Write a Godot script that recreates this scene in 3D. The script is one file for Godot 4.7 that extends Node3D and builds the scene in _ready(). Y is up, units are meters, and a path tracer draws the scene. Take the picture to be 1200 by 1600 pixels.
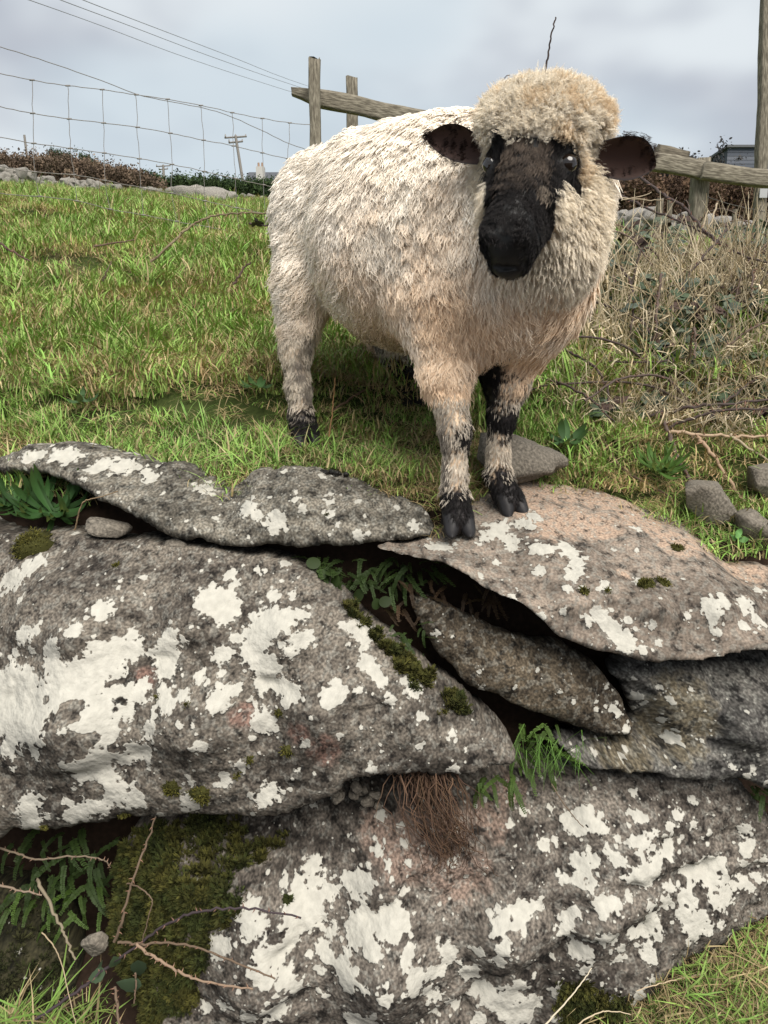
extends Node3D
# A black-faced lamb on a lichened dry stone wall below a hillside field, under an overcast sky. Metres, y up.

const EYE_HEIGHT := 1.5
var rng := RandomNumberGenerator.new()
var shared := {}

func _ready():
	rng.seed = 20240
	make_camera_and_light()
	make_ground()
	make_wall()
	make_sheep()
	make_grass()
	make_fences()
	make_background()
	make_brambles()
	make_wall_plants()
	make_loose_things()

func make_camera_and_light():
	var camera := Camera3D.new()
	camera.name = "camera"
	camera.fov = 67.3
	camera.near = 0.05
	camera.far = 600.0
	camera.position = Vector3(0, EYE_HEIGHT, 0)
	camera.rotation_degrees = Vector3(-10, 0, 0)
	camera.current = true
	add_child(camera)
	var sky_material := PanoramaSkyMaterial.new()
	sky_material.panorama = ImageTexture.create_from_image(cloud_image())
	var environment := Environment.new()
	environment.background_mode = Environment.BG_SKY
	environment.sky = Sky.new()
	environment.sky.sky_material = sky_material
	environment.background_energy_multiplier = 0.465
	environment.tonemap_mode = Environment.TONE_MAPPER_LINEAR
	environment.tonemap_exposure = 3.7
	environment.sdfgi_enabled = true
	environment.ssao_enabled = true
	environment.ssil_enabled = true
	var world := WorldEnvironment.new()
	world.name = "world_environment"
	world.environment = environment
	add_child(world)
	var sun := DirectionalLight3D.new()
	sun.name = "overcast_sun"
	sun.light_energy = 0.5
	sun.light_angular_distance = 50.0
	sun.light_color = Color(1.0, 0.97, 0.93)
	sun.shadow_enabled = true
	sun.position = Vector3(0, 8, 0)
	add_child(sun)
	sun.look_at(sun.position - Vector3(0.25, 0.78, 0.58), Vector3.FORWARD)

func cloud_image() -> Image:
	# soft overcast: banks of mauve grey, pale breaks and a few bluish gaps, the same all round
	var w := 1024
	var h := 512
	var banks := noise_of(5, 0.9, 4)
	var wisps := noise_of(9, 2.6, 4)
	var gaps := noise_of(14, 1.3, 3)
	var im := Image.create(w, h, false, Image.FORMAT_RGBF)
	var mauve := Color(0.290, 0.312, 0.352)
	var pale := Color(0.450, 0.482, 0.505)
	var blue := Color(0.345, 0.402, 0.445)
	for j in h:
		var up := (0.5 - (j + 0.5) / h) * PI
		for i in w:
			var around := (i + 0.5) / w * TAU
			var p := Vector3(cos(around) * cos(up), sin(up) * 2.2, sin(around) * cos(up))
			var t := smoothstep(-0.26, 0.26, banks.get_noise_3dv(p) + 0.75 * wisps.get_noise_3dv(p))
			var c := mauve.lerp(pale, t)
			c = c.lerp(blue, 0.75 * smoothstep(0.0, 0.4, gaps.get_noise_3dv(p)))
			im.set_pixel(i, j, c)
	return im

# ---------------------------------------------------------------- helpers
func noise_of(noise_seed: int, frequency: float, octaves := 3) -> FastNoiseLite:
	var n := FastNoiseLite.new()
	n.noise_type = FastNoiseLite.TYPE_SIMPLEX_SMOOTH
	n.seed = noise_seed
	n.frequency = frequency
	n.fractal_octaves = octaves
	return n

func tag(o: Node, label: String, category: String, group := "", kind := ""):
	o.set_meta("label", label)
	if category: o.set_meta("category", category)
	if group: o.set_meta("group", group)
	if kind: o.set_meta("kind", kind)
	return o

func thing(called: String, label: String, category: String, at: Vector3, group := "") -> Node3D:
	var o := Node3D.new()
	o.name = called
	o.position = at
	add_child(o, true)
	tag(o, label, category, group)
	o.name = numbered(called, o)
	return o

func numbered(called: String, o: Node) -> String:
	var n: int = shared.get("count_" + called, 0)
	shared["count_" + called] = n + 1
	return called if n == 0 else "%s_%03d" % [called, n]

func part(called: String, mesh: Mesh, material: Material, parent: Node3D, in_world := true) -> MeshInstance3D:
	# meshes made in world axes are set back by the place of their thing
	var o := MeshInstance3D.new()
	o.mesh = mesh
	if material: o.material_override = material
	if parent == self:
		o.name = numbered(called, o)
	else:
		var n := 0
		for c in parent.get_children():
			if str(c.name).trim_suffix("_%03d" % n) == called or str(c.name) == called or str(c.name).begins_with(called + "_0"): n += 1
		o.name = called if n == 0 else "%s_%03d" % [called, n]
	parent.add_child(o, true)
	if in_world and parent != self:
		var p: Node3D = parent
		while p != self:
			o.position -= p.position
			p = p.get_parent()
	return o

func copies(called: String, mesh: Mesh, material: Material, places: Array[Transform3D], colors: PackedColorArray, parent: Node3D) -> MultiMeshInstance3D:
	var mm := MultiMesh.new()
	mm.transform_format = MultiMesh.TRANSFORM_3D
	mm.use_colors = colors.size() > 0
	mm.mesh = mesh
	mm.instance_count = places.size()
	for i in places.size():
		mm.set_instance_transform(i, places[i])
		if colors.size() > 0: mm.set_instance_color(i, colors[i])
	var o := MultiMeshInstance3D.new()
	o.multimesh = mm
	o.material_override = material
	o.name = called
	parent.add_child(o, true)
	var p: Node3D = parent
	while p != self:
		o.position -= p.position
		p = p.get_parent()
	return o

func mesh_of(v: PackedVector3Array, n: PackedVector3Array, index: PackedInt32Array, c := PackedColorArray(), uv := PackedVector2Array()) -> ArrayMesh:
	var a := []
	a.resize(Mesh.ARRAY_MAX)
	a[Mesh.ARRAY_VERTEX] = v
	if n.size(): a[Mesh.ARRAY_NORMAL] = n
	if c.size(): a[Mesh.ARRAY_COLOR] = c
	if uv.size(): a[Mesh.ARRAY_TEX_UV] = uv
	a[Mesh.ARRAY_INDEX] = index
	var m := ArrayMesh.new()
	m.add_surface_from_arrays(Mesh.PRIMITIVE_TRIANGLES, a)
	return m

func normals_of(v: PackedVector3Array, index: PackedInt32Array) -> PackedVector3Array:
	var n := PackedVector3Array()
	n.resize(v.size())
	for t in range(0, index.size(), 3):
		var a := index[t]
		var b := index[t + 1]
		var c := index[t + 2]
		var x := (v[c] - v[a]).cross(v[b] - v[a])
		n[a] += x
		n[b] += x
		n[c] += x
	for i in n.size():
		n[i] = n[i].normalized()
	return n

func plain(color: Color, rough := 0.9, vertex := false) -> StandardMaterial3D:
	var m := StandardMaterial3D.new()
	m.albedo_color = color
	m.roughness = rough
	m.vertex_color_use_as_albedo = vertex
	m.metallic_specular = 0.35
	return m

func lin(r: float, g: float, b: float) -> Color:
	return Color(r, g, b).linear_to_srgb()

# growing geometry: tubes, blades and leaves collected in arrays
class Bag:
	var v := PackedVector3Array()
	var n := PackedVector3Array()
	var c := PackedColorArray()
	var i := PackedInt32Array()
	func tube(path: Array, radii: Array, sides: int, color := Color.WHITE, cap := true):
		var side := Vector3.ZERO
		var first := v.size()
		for k in path.size():
			var p: Vector3 = path[k]
			var along: Vector3 = (path[mini(k + 1, path.size() - 1)] - path[maxi(k - 1, 0)]).normalized()
			if side == Vector3.ZERO:
				side = along.cross(Vector3.UP if absf(along.y) < 0.9 else Vector3.RIGHT).normalized()
			side = (side - along * along.dot(side)).normalized()
			var other := along.cross(side)
			for s in sides:
				var a := TAU * s / sides
				var out := side * cos(a) + other * sin(a)
				v.append(p + out * float(radii[mini(k, radii.size() - 1)]))
				n.append(out)
				c.append(color)
		for k in path.size() - 1:
			for s in sides:
				var a := first + k * sides + s
				var b := first + k * sides + (s + 1) % sides
				i.append_array([a, a + sides, b, b, a + sides, b + sides])
		if cap:
			for end in [0, path.size() - 1]:
				var base: int = first + end * sides
				for s in range(1, sides - 1):
					i.append_array([base, base + s, base + s + 1] if end == 0 else [base, base + s + 1, base + s])
	func ribbon(path: Array, widths: Array, side: Vector3, color: Color, fold := 0.0):
		# a blade: two edges and, when folded, a lower midrib
		var first := v.size()
		for k in path.size():
			var along: Vector3 = (path[mini(k + 1, path.size() - 1)] - path[maxi(k - 1, 0)]).normalized()
			var up := side.cross(along).normalized()
			var w: float = widths[k]
			for e in [-1.0, 0.0, 1.0] if fold != 0.0 else [-1.0, 1.0]:
				v.append(path[k] + side * w * e - (up * w * fold if e == 0.0 else Vector3.ZERO))
				n.append((up + side * e * fold * 0.7).normalized())
				c.append(color)
		var m := 3 if fold != 0.0 else 2
		for k in path.size() - 1:
			for e in m - 1:
				var a := first + k * m + e
				i.append_array([a, a + m, a + 1, a + 1, a + m, a + m + 1])
	func mesh() -> ArrayMesh:
		var a := []
		a.resize(Mesh.ARRAY_MAX)
		a[Mesh.ARRAY_VERTEX] = v
		a[Mesh.ARRAY_NORMAL] = n
		a[Mesh.ARRAY_COLOR] = c
		a[Mesh.ARRAY_INDEX] = i
		var m := ArrayMesh.new()
		m.add_surface_from_arrays(Mesh.PRIMITIVE_TRIANGLES, a)
		return m

func smooth_path(points: Array, per := 6, wobble := 0.0) -> Array:
	var out := []
	for k in points.size() - 1:
		var p0: Vector3 = points[maxi(k - 1, 0)]
		var p1: Vector3 = points[k]
		var p2: Vector3 = points[k + 1]
		var p3: Vector3 = points[mini(k + 2, points.size() - 1)]
		for s in per:
			out.append(p1.cubic_interpolate(p2, p0, p3, float(s) / per) + Vector3(rng.randfn(), rng.randfn(), rng.randfn()) * wobble)
	out.append(points[-1])
	return out

# ---------------------------------------------------------------- the lie of the land
var land_noise := noise_of(77, 0.9, 4)
var lump_noise := noise_of(78, 5.0, 3)
const LAND := [[-40.0, -1.5], [-2.0, -1.5], [0.2, -1.44], [0.55, -1.16], [0.85, -1.0], [1.08, -0.96], [1.24, -0.90], [1.33, -0.36], [1.40, -0.22], [1.47, -0.182], [1.62, -0.150], [1.76, -0.088], [1.86, -0.005], [2.1, 0.075], [2.6, 0.23], [3.2, 0.445], [4.5, 0.74], [6.0, 1.056], [12.0, 2.28], [25.0, 5.0], [41.0, 8.2], [60.0, 10.6], [120.0, 14.0], [260.0, 20.0]]

func land(x: float, z: float) -> float:
	var d := -z
	var k := 1
	while k < LAND.size() - 1 and LAND[k][0] < d: k += 1
	var t := clampf((d - LAND[k - 1][0]) / (LAND[k][0] - LAND[k - 1][0]), 0.0, 1.0)
	var y: float = lerpf(LAND[k - 1][1], LAND[k][1], t)
	var up := smoothstep(1.3, 1.5, d)
	y -= 0.06 * x * smoothstep(1.2, 6.0, d)
	y += land_noise.get_noise_2d(x, z) * up * minf(0.05 + 0.012 * d, 0.35) * smoothstep(1.5, 2.2, d)
	y += lump_noise.get_noise_2d(x, z) * 0.022 * smoothstep(1.4, 1.6, d) * (1.0 - smoothstep(4.0, 9.0, d))
	y -= 0.075 * smoothstep(0.08, 0.2, x) * smoothstep(1.3, 1.38, d) * (1.0 - smoothstep(1.48, 1.64, d))
	y += (0.10 * smoothstep(0.28, 0.46, x) + 0.02 * smoothstep(-0.28, -0.42, x)) * smoothstep(0.5, 0.95, d) * (1.0 - smoothstep(1.1, 1.25, d))
	# the bramble bank swells towards the gate side
	y += 0.07 * smoothstep(0.35, 1.0, x) * smoothstep(1.6, 2.1, d) * (1.0 - smoothstep(2.6, 3.6, d))
	return EYE_HEIGHT + y

func make_ground():
	var depths := PackedFloat32Array()
	var d := -40.0
	while d < 250.0:
		depths.append(d)
		d += 0.035 if d > 0.5 and d < 2.6 else clampf(absf(d - 1.5) * 0.06, 0.05, 8.0)
	var cols := 150
	var v := PackedVector3Array()
	var c := PackedColorArray()
	var index := PackedInt32Array()
	var tone := noise_of(81, 3.0, 4)
	var wide := noise_of(82, 0.35, 3)
	for dd in depths:
		var reach := 1.6 + maxf(absf(dd), 1.0) * 1.1
		for k in cols:
			var s := (float(k) / (cols - 1) * 2.0 - 1.0)
			var x := reach * s * (0.55 + 0.45 * s * s)
			v.append(Vector3(x, land(x, -dd), -dd))
			var green := lin(0.080, 0.130, 0.026).srgb_to_linear()
			var straw := lin(0.155, 0.130, 0.060).srgb_to_linear()
			var soil := lin(0.040, 0.027, 0.018).srgb_to_linear()
			var t := tone.get_noise_2d(x, dd)
			var g := green.lerp(straw, smoothstep(0.05, 0.5, t + 0.4 * wide.get_noise_2d(x, dd)) * 0.75)
			var near := 1.0 - smoothstep(3.0, 8.0, dd)
			c.append(g.lerp(soil, near * (0.45 if dd > 1.44 else 1.0)))
	for r in depths.size() - 1:
		for k in cols - 1:
			var a := r * cols + k
			index.append_array([a, a + cols, a + 1, a + 1, a + cols, a + cols + 1])
	var n := normals_of(v, index)
	if n[index[0]].y < 0.0:
		for k in n.size(): n[k] = -n[k]
	var m := plain(Color.WHITE, 1.0, true)
	m.uv1_triplanar = true
	m.uv1_world_triplanar = true
	m.uv1_scale = Vector3.ONE * 1.7
	m.albedo_texture = grain_texture(512, 83, Color(0.62, 0.62, 0.6), Color(1, 1, 1))
	var o := part("ground", mesh_of(v, n, index, c), m, self)
	o.set_meta("kind", "structure")
	tag(o, "rough hillside pasture soil rising behind the stone wall", "ground")

func grain_texture(size: int, noise_seed: int, dark: Color, pale: Color, frequency := 0.08) -> NoiseTexture2D:
	var t := NoiseTexture2D.new()
	t.width = size
	t.height = size
	t.seamless = true
	t.noise = noise_of(noise_seed, frequency, 5)
	var ramp := Gradient.new()
	ramp.set_color(0, dark)
	ramp.set_color(1, pale)
	t.color_ramp = ramp
	return t

# ---------------------------------------------------------------- stones
func stone_map(d: Dictionary, look: Dictionary) -> StandardMaterial3D:
	# lichen crusts, speckled rock and algae as colour; grain and crust as fine relief
	var w: int = d.tex.x
	var h: int = d.tex.y
	var per_m: float = w / float(d.u_size)
	var s: int = d.seed
	var coarse := noise_of(s, 5.0 / per_m, 4).get_image(w, h).get_data()
	var middle := noise_of(s + 1, 36.0 / per_m, 4).get_image(w, h).get_data()
	var fine := noise_of(s + 2, 170.0 / per_m, 3).get_image(w, h).get_data()
	var edge := noise_of(s + 3, 95.0 / per_m, 5).get_image(w, h).get_data()
	var crust := noise_of(s + 4, 60.0 / per_m, 3).get_image(w, h).get_data()
	var strata := FastNoiseLite.new()
	strata = noise_of(s + 5, 22.0 / per_m, 4)
	var layers := strata.get_image(maxi(64, w / 6), h)
	layers.resize(w, h, Image.INTERPOLATE_CUBIC)
	var layer := layers.get_data()
	var spots := PackedFloat32Array()
	spots.resize(w * h)
	var stain := PackedFloat32Array()
	stain.resize(w * h)
	var r := RandomNumberGenerator.new()
	r.seed = s
	var blobs := []
	for k in range(0, d.lichen.size(), 3):
		blobs.append([d.lichen[k] * 0.001 * per_m, d.lichen[k + 1] * 0.001 * per_m, d.lichen[k + 2] * 0.001 * per_m, 1.0])
	for k in blobs.size():
		# ragged outliers round the larger crusts
		var parent: Array = blobs[k]
		for extra in 3:
			var turn := r.randf() * TAU
			var out: float = parent[2] * (0.9 + 1.1 * r.randf())
			blobs.append([parent[0] + cos(turn) * out, parent[1] + sin(turn) * out, parent[2] * (0.12 + 0.35 * r.randf()), 0.8])
	for k in int(look.specks * d.u_size * d.v_size):
		var size := r.randf() * r.randf() * r.randf() * 0.010 + 0.0013
		blobs.append([r.randf() * w, r.randf() * h, size * per_m, 0.8])
	for k in range(0, d.holes.size(), 3):
		blobs.append([d.holes[k] * 0.001 * per_m, d.holes[k + 1] * 0.001 * per_m, d.holes[k + 2] * 0.001 * per_m, -2.5])
	for k in range(0, d.stains.size(), 3):
		blobs.append([d.stains[k] * 0.001 * per_m, d.stains[k + 1] * 0.001 * per_m, d.stains[k + 2] * 0.001 * per_m, 0.0])
	for b in blobs:
		var reach: float = b[2] * 1.5
		var weight: float = b[3]
		var inv: float = 1.0 / (reach * reach)
		for y in range(maxi(0, int(b[1] - reach)), mini(h, int(b[1] + reach) + 1)):
			for x in range(maxi(0, int(b[0] - reach)), mini(w, int(b[0] + reach) + 1)):
				var q: float = 1.0 - ((x - b[0]) * (x - b[0]) + (y - b[1]) * (y - b[1])) * inv
				if q > 0.0:
					if weight == 0.0:
						stain[y * w + x] = maxf(stain[y * w + x], q)
					else:
						spots[y * w + x] += q * q * weight
	var dark: Color = look.dark
	var pale: Color = look.pale
	var tint: Color = look.stain
	var amount: float = look.crust
	var gravel: float = look.get("grit", 0.85)
	var out := PackedByteArray()
	out.resize(w * h * 3)
	var relief := PackedByteArray()
	relief.resize(w * h)
	for i in w * h:
		var a := coarse[i] / 255.0
		var b := middle[i] / 255.0
		var f := fine[i] / 255.0
		var e := edge[i] / 255.0
		var g := crust[i] / 255.0
		var t := clampf((a * 0.45 + b * 0.55 + layer[i] / 255.0 * 0.5 - 0.38) * 1.6, 0.0, 1.0)
		var red := dark.r + (pale.r - dark.r) * t
		var green := dark.g + (pale.g - dark.g) * t
		var blue := dark.b + (pale.b - dark.b) * t
		var k := stain[i]
		if k > 0.0:
			k = clampf((k + (b - 0.5) * 1.0 - 0.1) * 1.3, 0.0, 0.85)
			red += (tint.r - red) * k
			green += (tint.g - green) * k
			blue += (tint.b - blue) * k
		# thin grey crust lichens and dark algae in blotches
		var m := (g - 0.575) * 12.0 * amount
		if m > 0.0:
			m = minf(m, 0.40)
			red += (0.50 - red) * m
			green += (0.50 - green) * m
			blue += (0.475 - blue) * m
		var n := (0.36 - b) * 4.0 + (0.40 - f) * 1.2
		if n > 0.0:
			n = 1.0 - minf(n, 0.8) * 0.5
			red *= n
			green *= n
			blue *= n
		var grit := 1.0 + (f - 0.5) * gravel
		red *= grit
		green *= grit
		blue *= grit
		var up := 70.0 + 60.0 * e + 50.0 * (layer[i] / 255.0)
		var l := (spots[i] + (e - 0.5) * 1.15 + (b - 0.5) * 0.35 + (f - 0.5) * 0.15 - 0.27) * 4.5 if spots[i] > 0.04 else -1.0
		if l > 0.0:
			var kind := 0.84 + 0.12 * g # paler and greyer thalli side by side
			l = minf(l * 1.6, 1.0)
			red += (0.735 * kind - red) * l
			green += (0.725 * kind - green) * l
			blue += (0.685 * kind - blue) * l
			up += 55.0 * l
		out[i * 3] = int(clampf(red, 0.0, 1.0) * 255.0)
		out[i * 3 + 1] = int(clampf(green, 0.0, 1.0) * 255.0)
		out[i * 3 + 2] = int(clampf(blue, 0.0, 1.0) * 255.0)
		relief[i] = int(clampf(up, 0.0, 255.0))
	var material := StandardMaterial3D.new()
	material.albedo_texture = ImageTexture.create_from_image(Image.create_from_data(w, h, false, Image.FORMAT_RGB8, out))
	material.roughness = 0.93
	material.metallic_specular = 0.3
	material.heightmap_enabled = true
	material.heightmap_texture = ImageTexture.create_from_image(Image.create_from_data(w, h, false, Image.FORMAT_L8, relief))
	material.heightmap_scale = 0.6
	return material

var stone_skins := {}

func stone_mesh(d: Dictionary, step := 0.0055) -> ArrayMesh:
	# a fine lattice clipped to the outline: the front follows the control depths, swells in from the rim and carries beds, lumps and cracks; the back is a plainer shell
	var outline := PackedVector3Array()
	var flat_line := PackedVector2Array()
	var given: Array = d.outline
	var total := 0.0
	for k in given.size(): total += given[k].distance_to(given[(k + 1) % given.size()])
	var lumps := noise_of(d.seed + 70, 3.2, 3)
	var pits := noise_of(d.seed + 71, 30.0, 4)
	var beds := noise_of(d.seed + 72, 6.0, 4)
	var nicks := noise_of(d.seed + 73, 14.0, 5)
	for k in given.size():
		var p1: Vector3 = given[k]
		var p2: Vector3 = given[(k + 1) % given.size()]
		var steps := maxi(1, int(round(260 * p1.distance_to(p2) / total)))
		for s in steps:
			var p := p1.cubic_interpolate(p2, given[k - 1], given[(k + 2) % given.size()], float(s) / steps)
			p.x += nicks.get_noise_3d(p.x, p.y, 3.0) * 0.012 * d.rough
			p.y += nicks.get_noise_3d(p.x, p.y, 9.0) * 0.012 * d.rough
			outline.append(p)
			flat_line.append(Vector2(p.x, p.y))
	var anchors := PackedVector3Array(d.outline + d.control)
	var lo := flat_line[0]
	var hi := flat_line[0]
	for p in flat_line:
		lo = lo.min(p)
		hi = hi.max(p)
	lo -= Vector2.ONE * step * 2.0
	var nx := int((hi.x - lo.x) / step) + 4
	var ny := int((hi.y - lo.y) / step) + 4
	var state := PackedByteArray()
	state.resize(nx * ny)
	for j in ny:
		for i in nx:
			if Geometry2D.is_point_in_polygon(lo + Vector2(i, j) * step, flat_line): state[j * nx + i] = 1
	for j in range(1, ny - 1):
		for i in range(1, nx - 1):
			var k := j * nx + i
			if state[k] == 0 and (state[k - 1] == 1 or state[k + 1] == 1 or state[k - nx] == 1 or state[k + nx] == 1 or state[k - nx - 1] == 1 or state[k - nx + 1] == 1 or state[k + nx - 1] == 1 or state[k + nx + 1] == 1): state[k] = 2
	var at := PackedInt32Array()
	at.resize(nx * ny)
	at.fill(-1)
	var front := PackedVector3Array()
	var back := PackedFloat32Array()
	var width: float = d.width
	for j in ny:
		for i in nx:
			var k := j * nx + i
			if state[k] == 0: continue
			var flat := lo + Vector2(i, j) * step
			var best := 1e9
			var rim := 0
			for q in outline.size():
				var dx := outline[q].x - flat.x
				var dy := outline[q].y - flat.y
				var far := dx * dx + dy * dy
				if far < best:
					best = far
					rim = q
			at[k] = front.size()
			if state[k] == 2:
				front.append(outline[rim])
				back.append(outline[rim].z)
				continue
			var inside := sqrt(best)
			var z := 0.0
			var weights := 0.0
			for a in anchors:
				var dx := a.x - flat.x
				var dy := a.y - flat.y
				var far := dx * dx + dy * dy + 0.0014
				var weight := 1.0 / (far * sqrt(far))
				z += a.z * weight
				weights += weight
			z /= weights
			z = lerpf(outline[rim].z, z, smoothstep(0.0, width, inside))
			var t := minf(1.0, inside / width)
			var swell := sqrt(1.0 - (1.0 - t) * (1.0 - t))
			var deep := minf(1.0, inside / (width * 1.6))
			back.append(outline[rim].z - d.back * sqrt(1.0 - (1.0 - deep) * (1.0 - deep)))
			z += d.bulge * swell
			var rough: float = d.rough * swell
			z += lumps.get_noise_3d(flat.x, flat.y, 0.5) * 0.012 * rough
			var bed := beds.get_noise_3d(flat.x * 0.8 + flat.y * 0.4, flat.y * 2.6 - flat.x * 0.7, 2.0)
			z += (bed - 0.6 * absf(bed)) * 0.011 * rough
			z += pits.get_noise_3d(flat.x, flat.y, 1.0) * 0.0046 * rough
			for crease in d.creases:
				var line: Array = crease[2]
				var gap := 1e9
				for q in line.size() - 1:
					gap = minf(gap, Geometry2D.get_closest_point_to_segment(flat, line[q], line[q + 1]).distance_squared_to(flat))
				var wide: float = crease[1] * (0.8 + 0.5 * nicks.get_noise_2dv(flat * 2.0))
				if gap < wide * wide * 9.0:
					z -= crease[0] * exp(-gap / (wide * wide)) * (0.9 + 0.6 * nicks.get_noise_2dv(flat))
			front.append(Vector3(flat.x, flat.y, z))
	var v := front.duplicate()
	var count := front.size()
	for k in count:
		v.append(Vector3(front[k].x, front[k].y, minf(back[k], front[k].z - 0.0001)))
	var index := PackedInt32Array()
	for j in ny - 1:
		for i in nx - 1:
			var a := at[j * nx + i]
			var b := at[j * nx + i + 1]
			var c := at[(j + 1) * nx + i]
			var e := at[(j + 1) * nx + i + 1]
			var left := state[j * nx + i] == 1 or state[j * nx + i + 1] == 1 or state[(j + 1) * nx + i] == 1 or state[(j + 1) * nx + i + 1] == 1
			if a < 0 or b < 0 or c < 0 or e < 0 or not left: continue
			index.append_array([a, c, b, b, c, e, a + count, b + count, c + count, b + count, e + count, c + count])
	var normals := normals_of(v, index)
	for k in count:
		# the rim is one edge shared by front and back
		if front[k].z - back[k] < 0.0002:
			var both := (normals[k] + normals[k + count]).normalized()
			normals[k] = both
			normals[k + count] = both
	var uv := PackedVector2Array()
	for p in v:
		uv.append(Vector2((p.dot(d.u_axis) - d.u0) / d.u_size, (p.dot(d.v_axis) - d.v0) / d.v_size))
	stone_skins[d.seed] = [front, normals.slice(0, count)]
	return mesh_of(v, normals, index, PackedColorArray(), uv)

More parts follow.
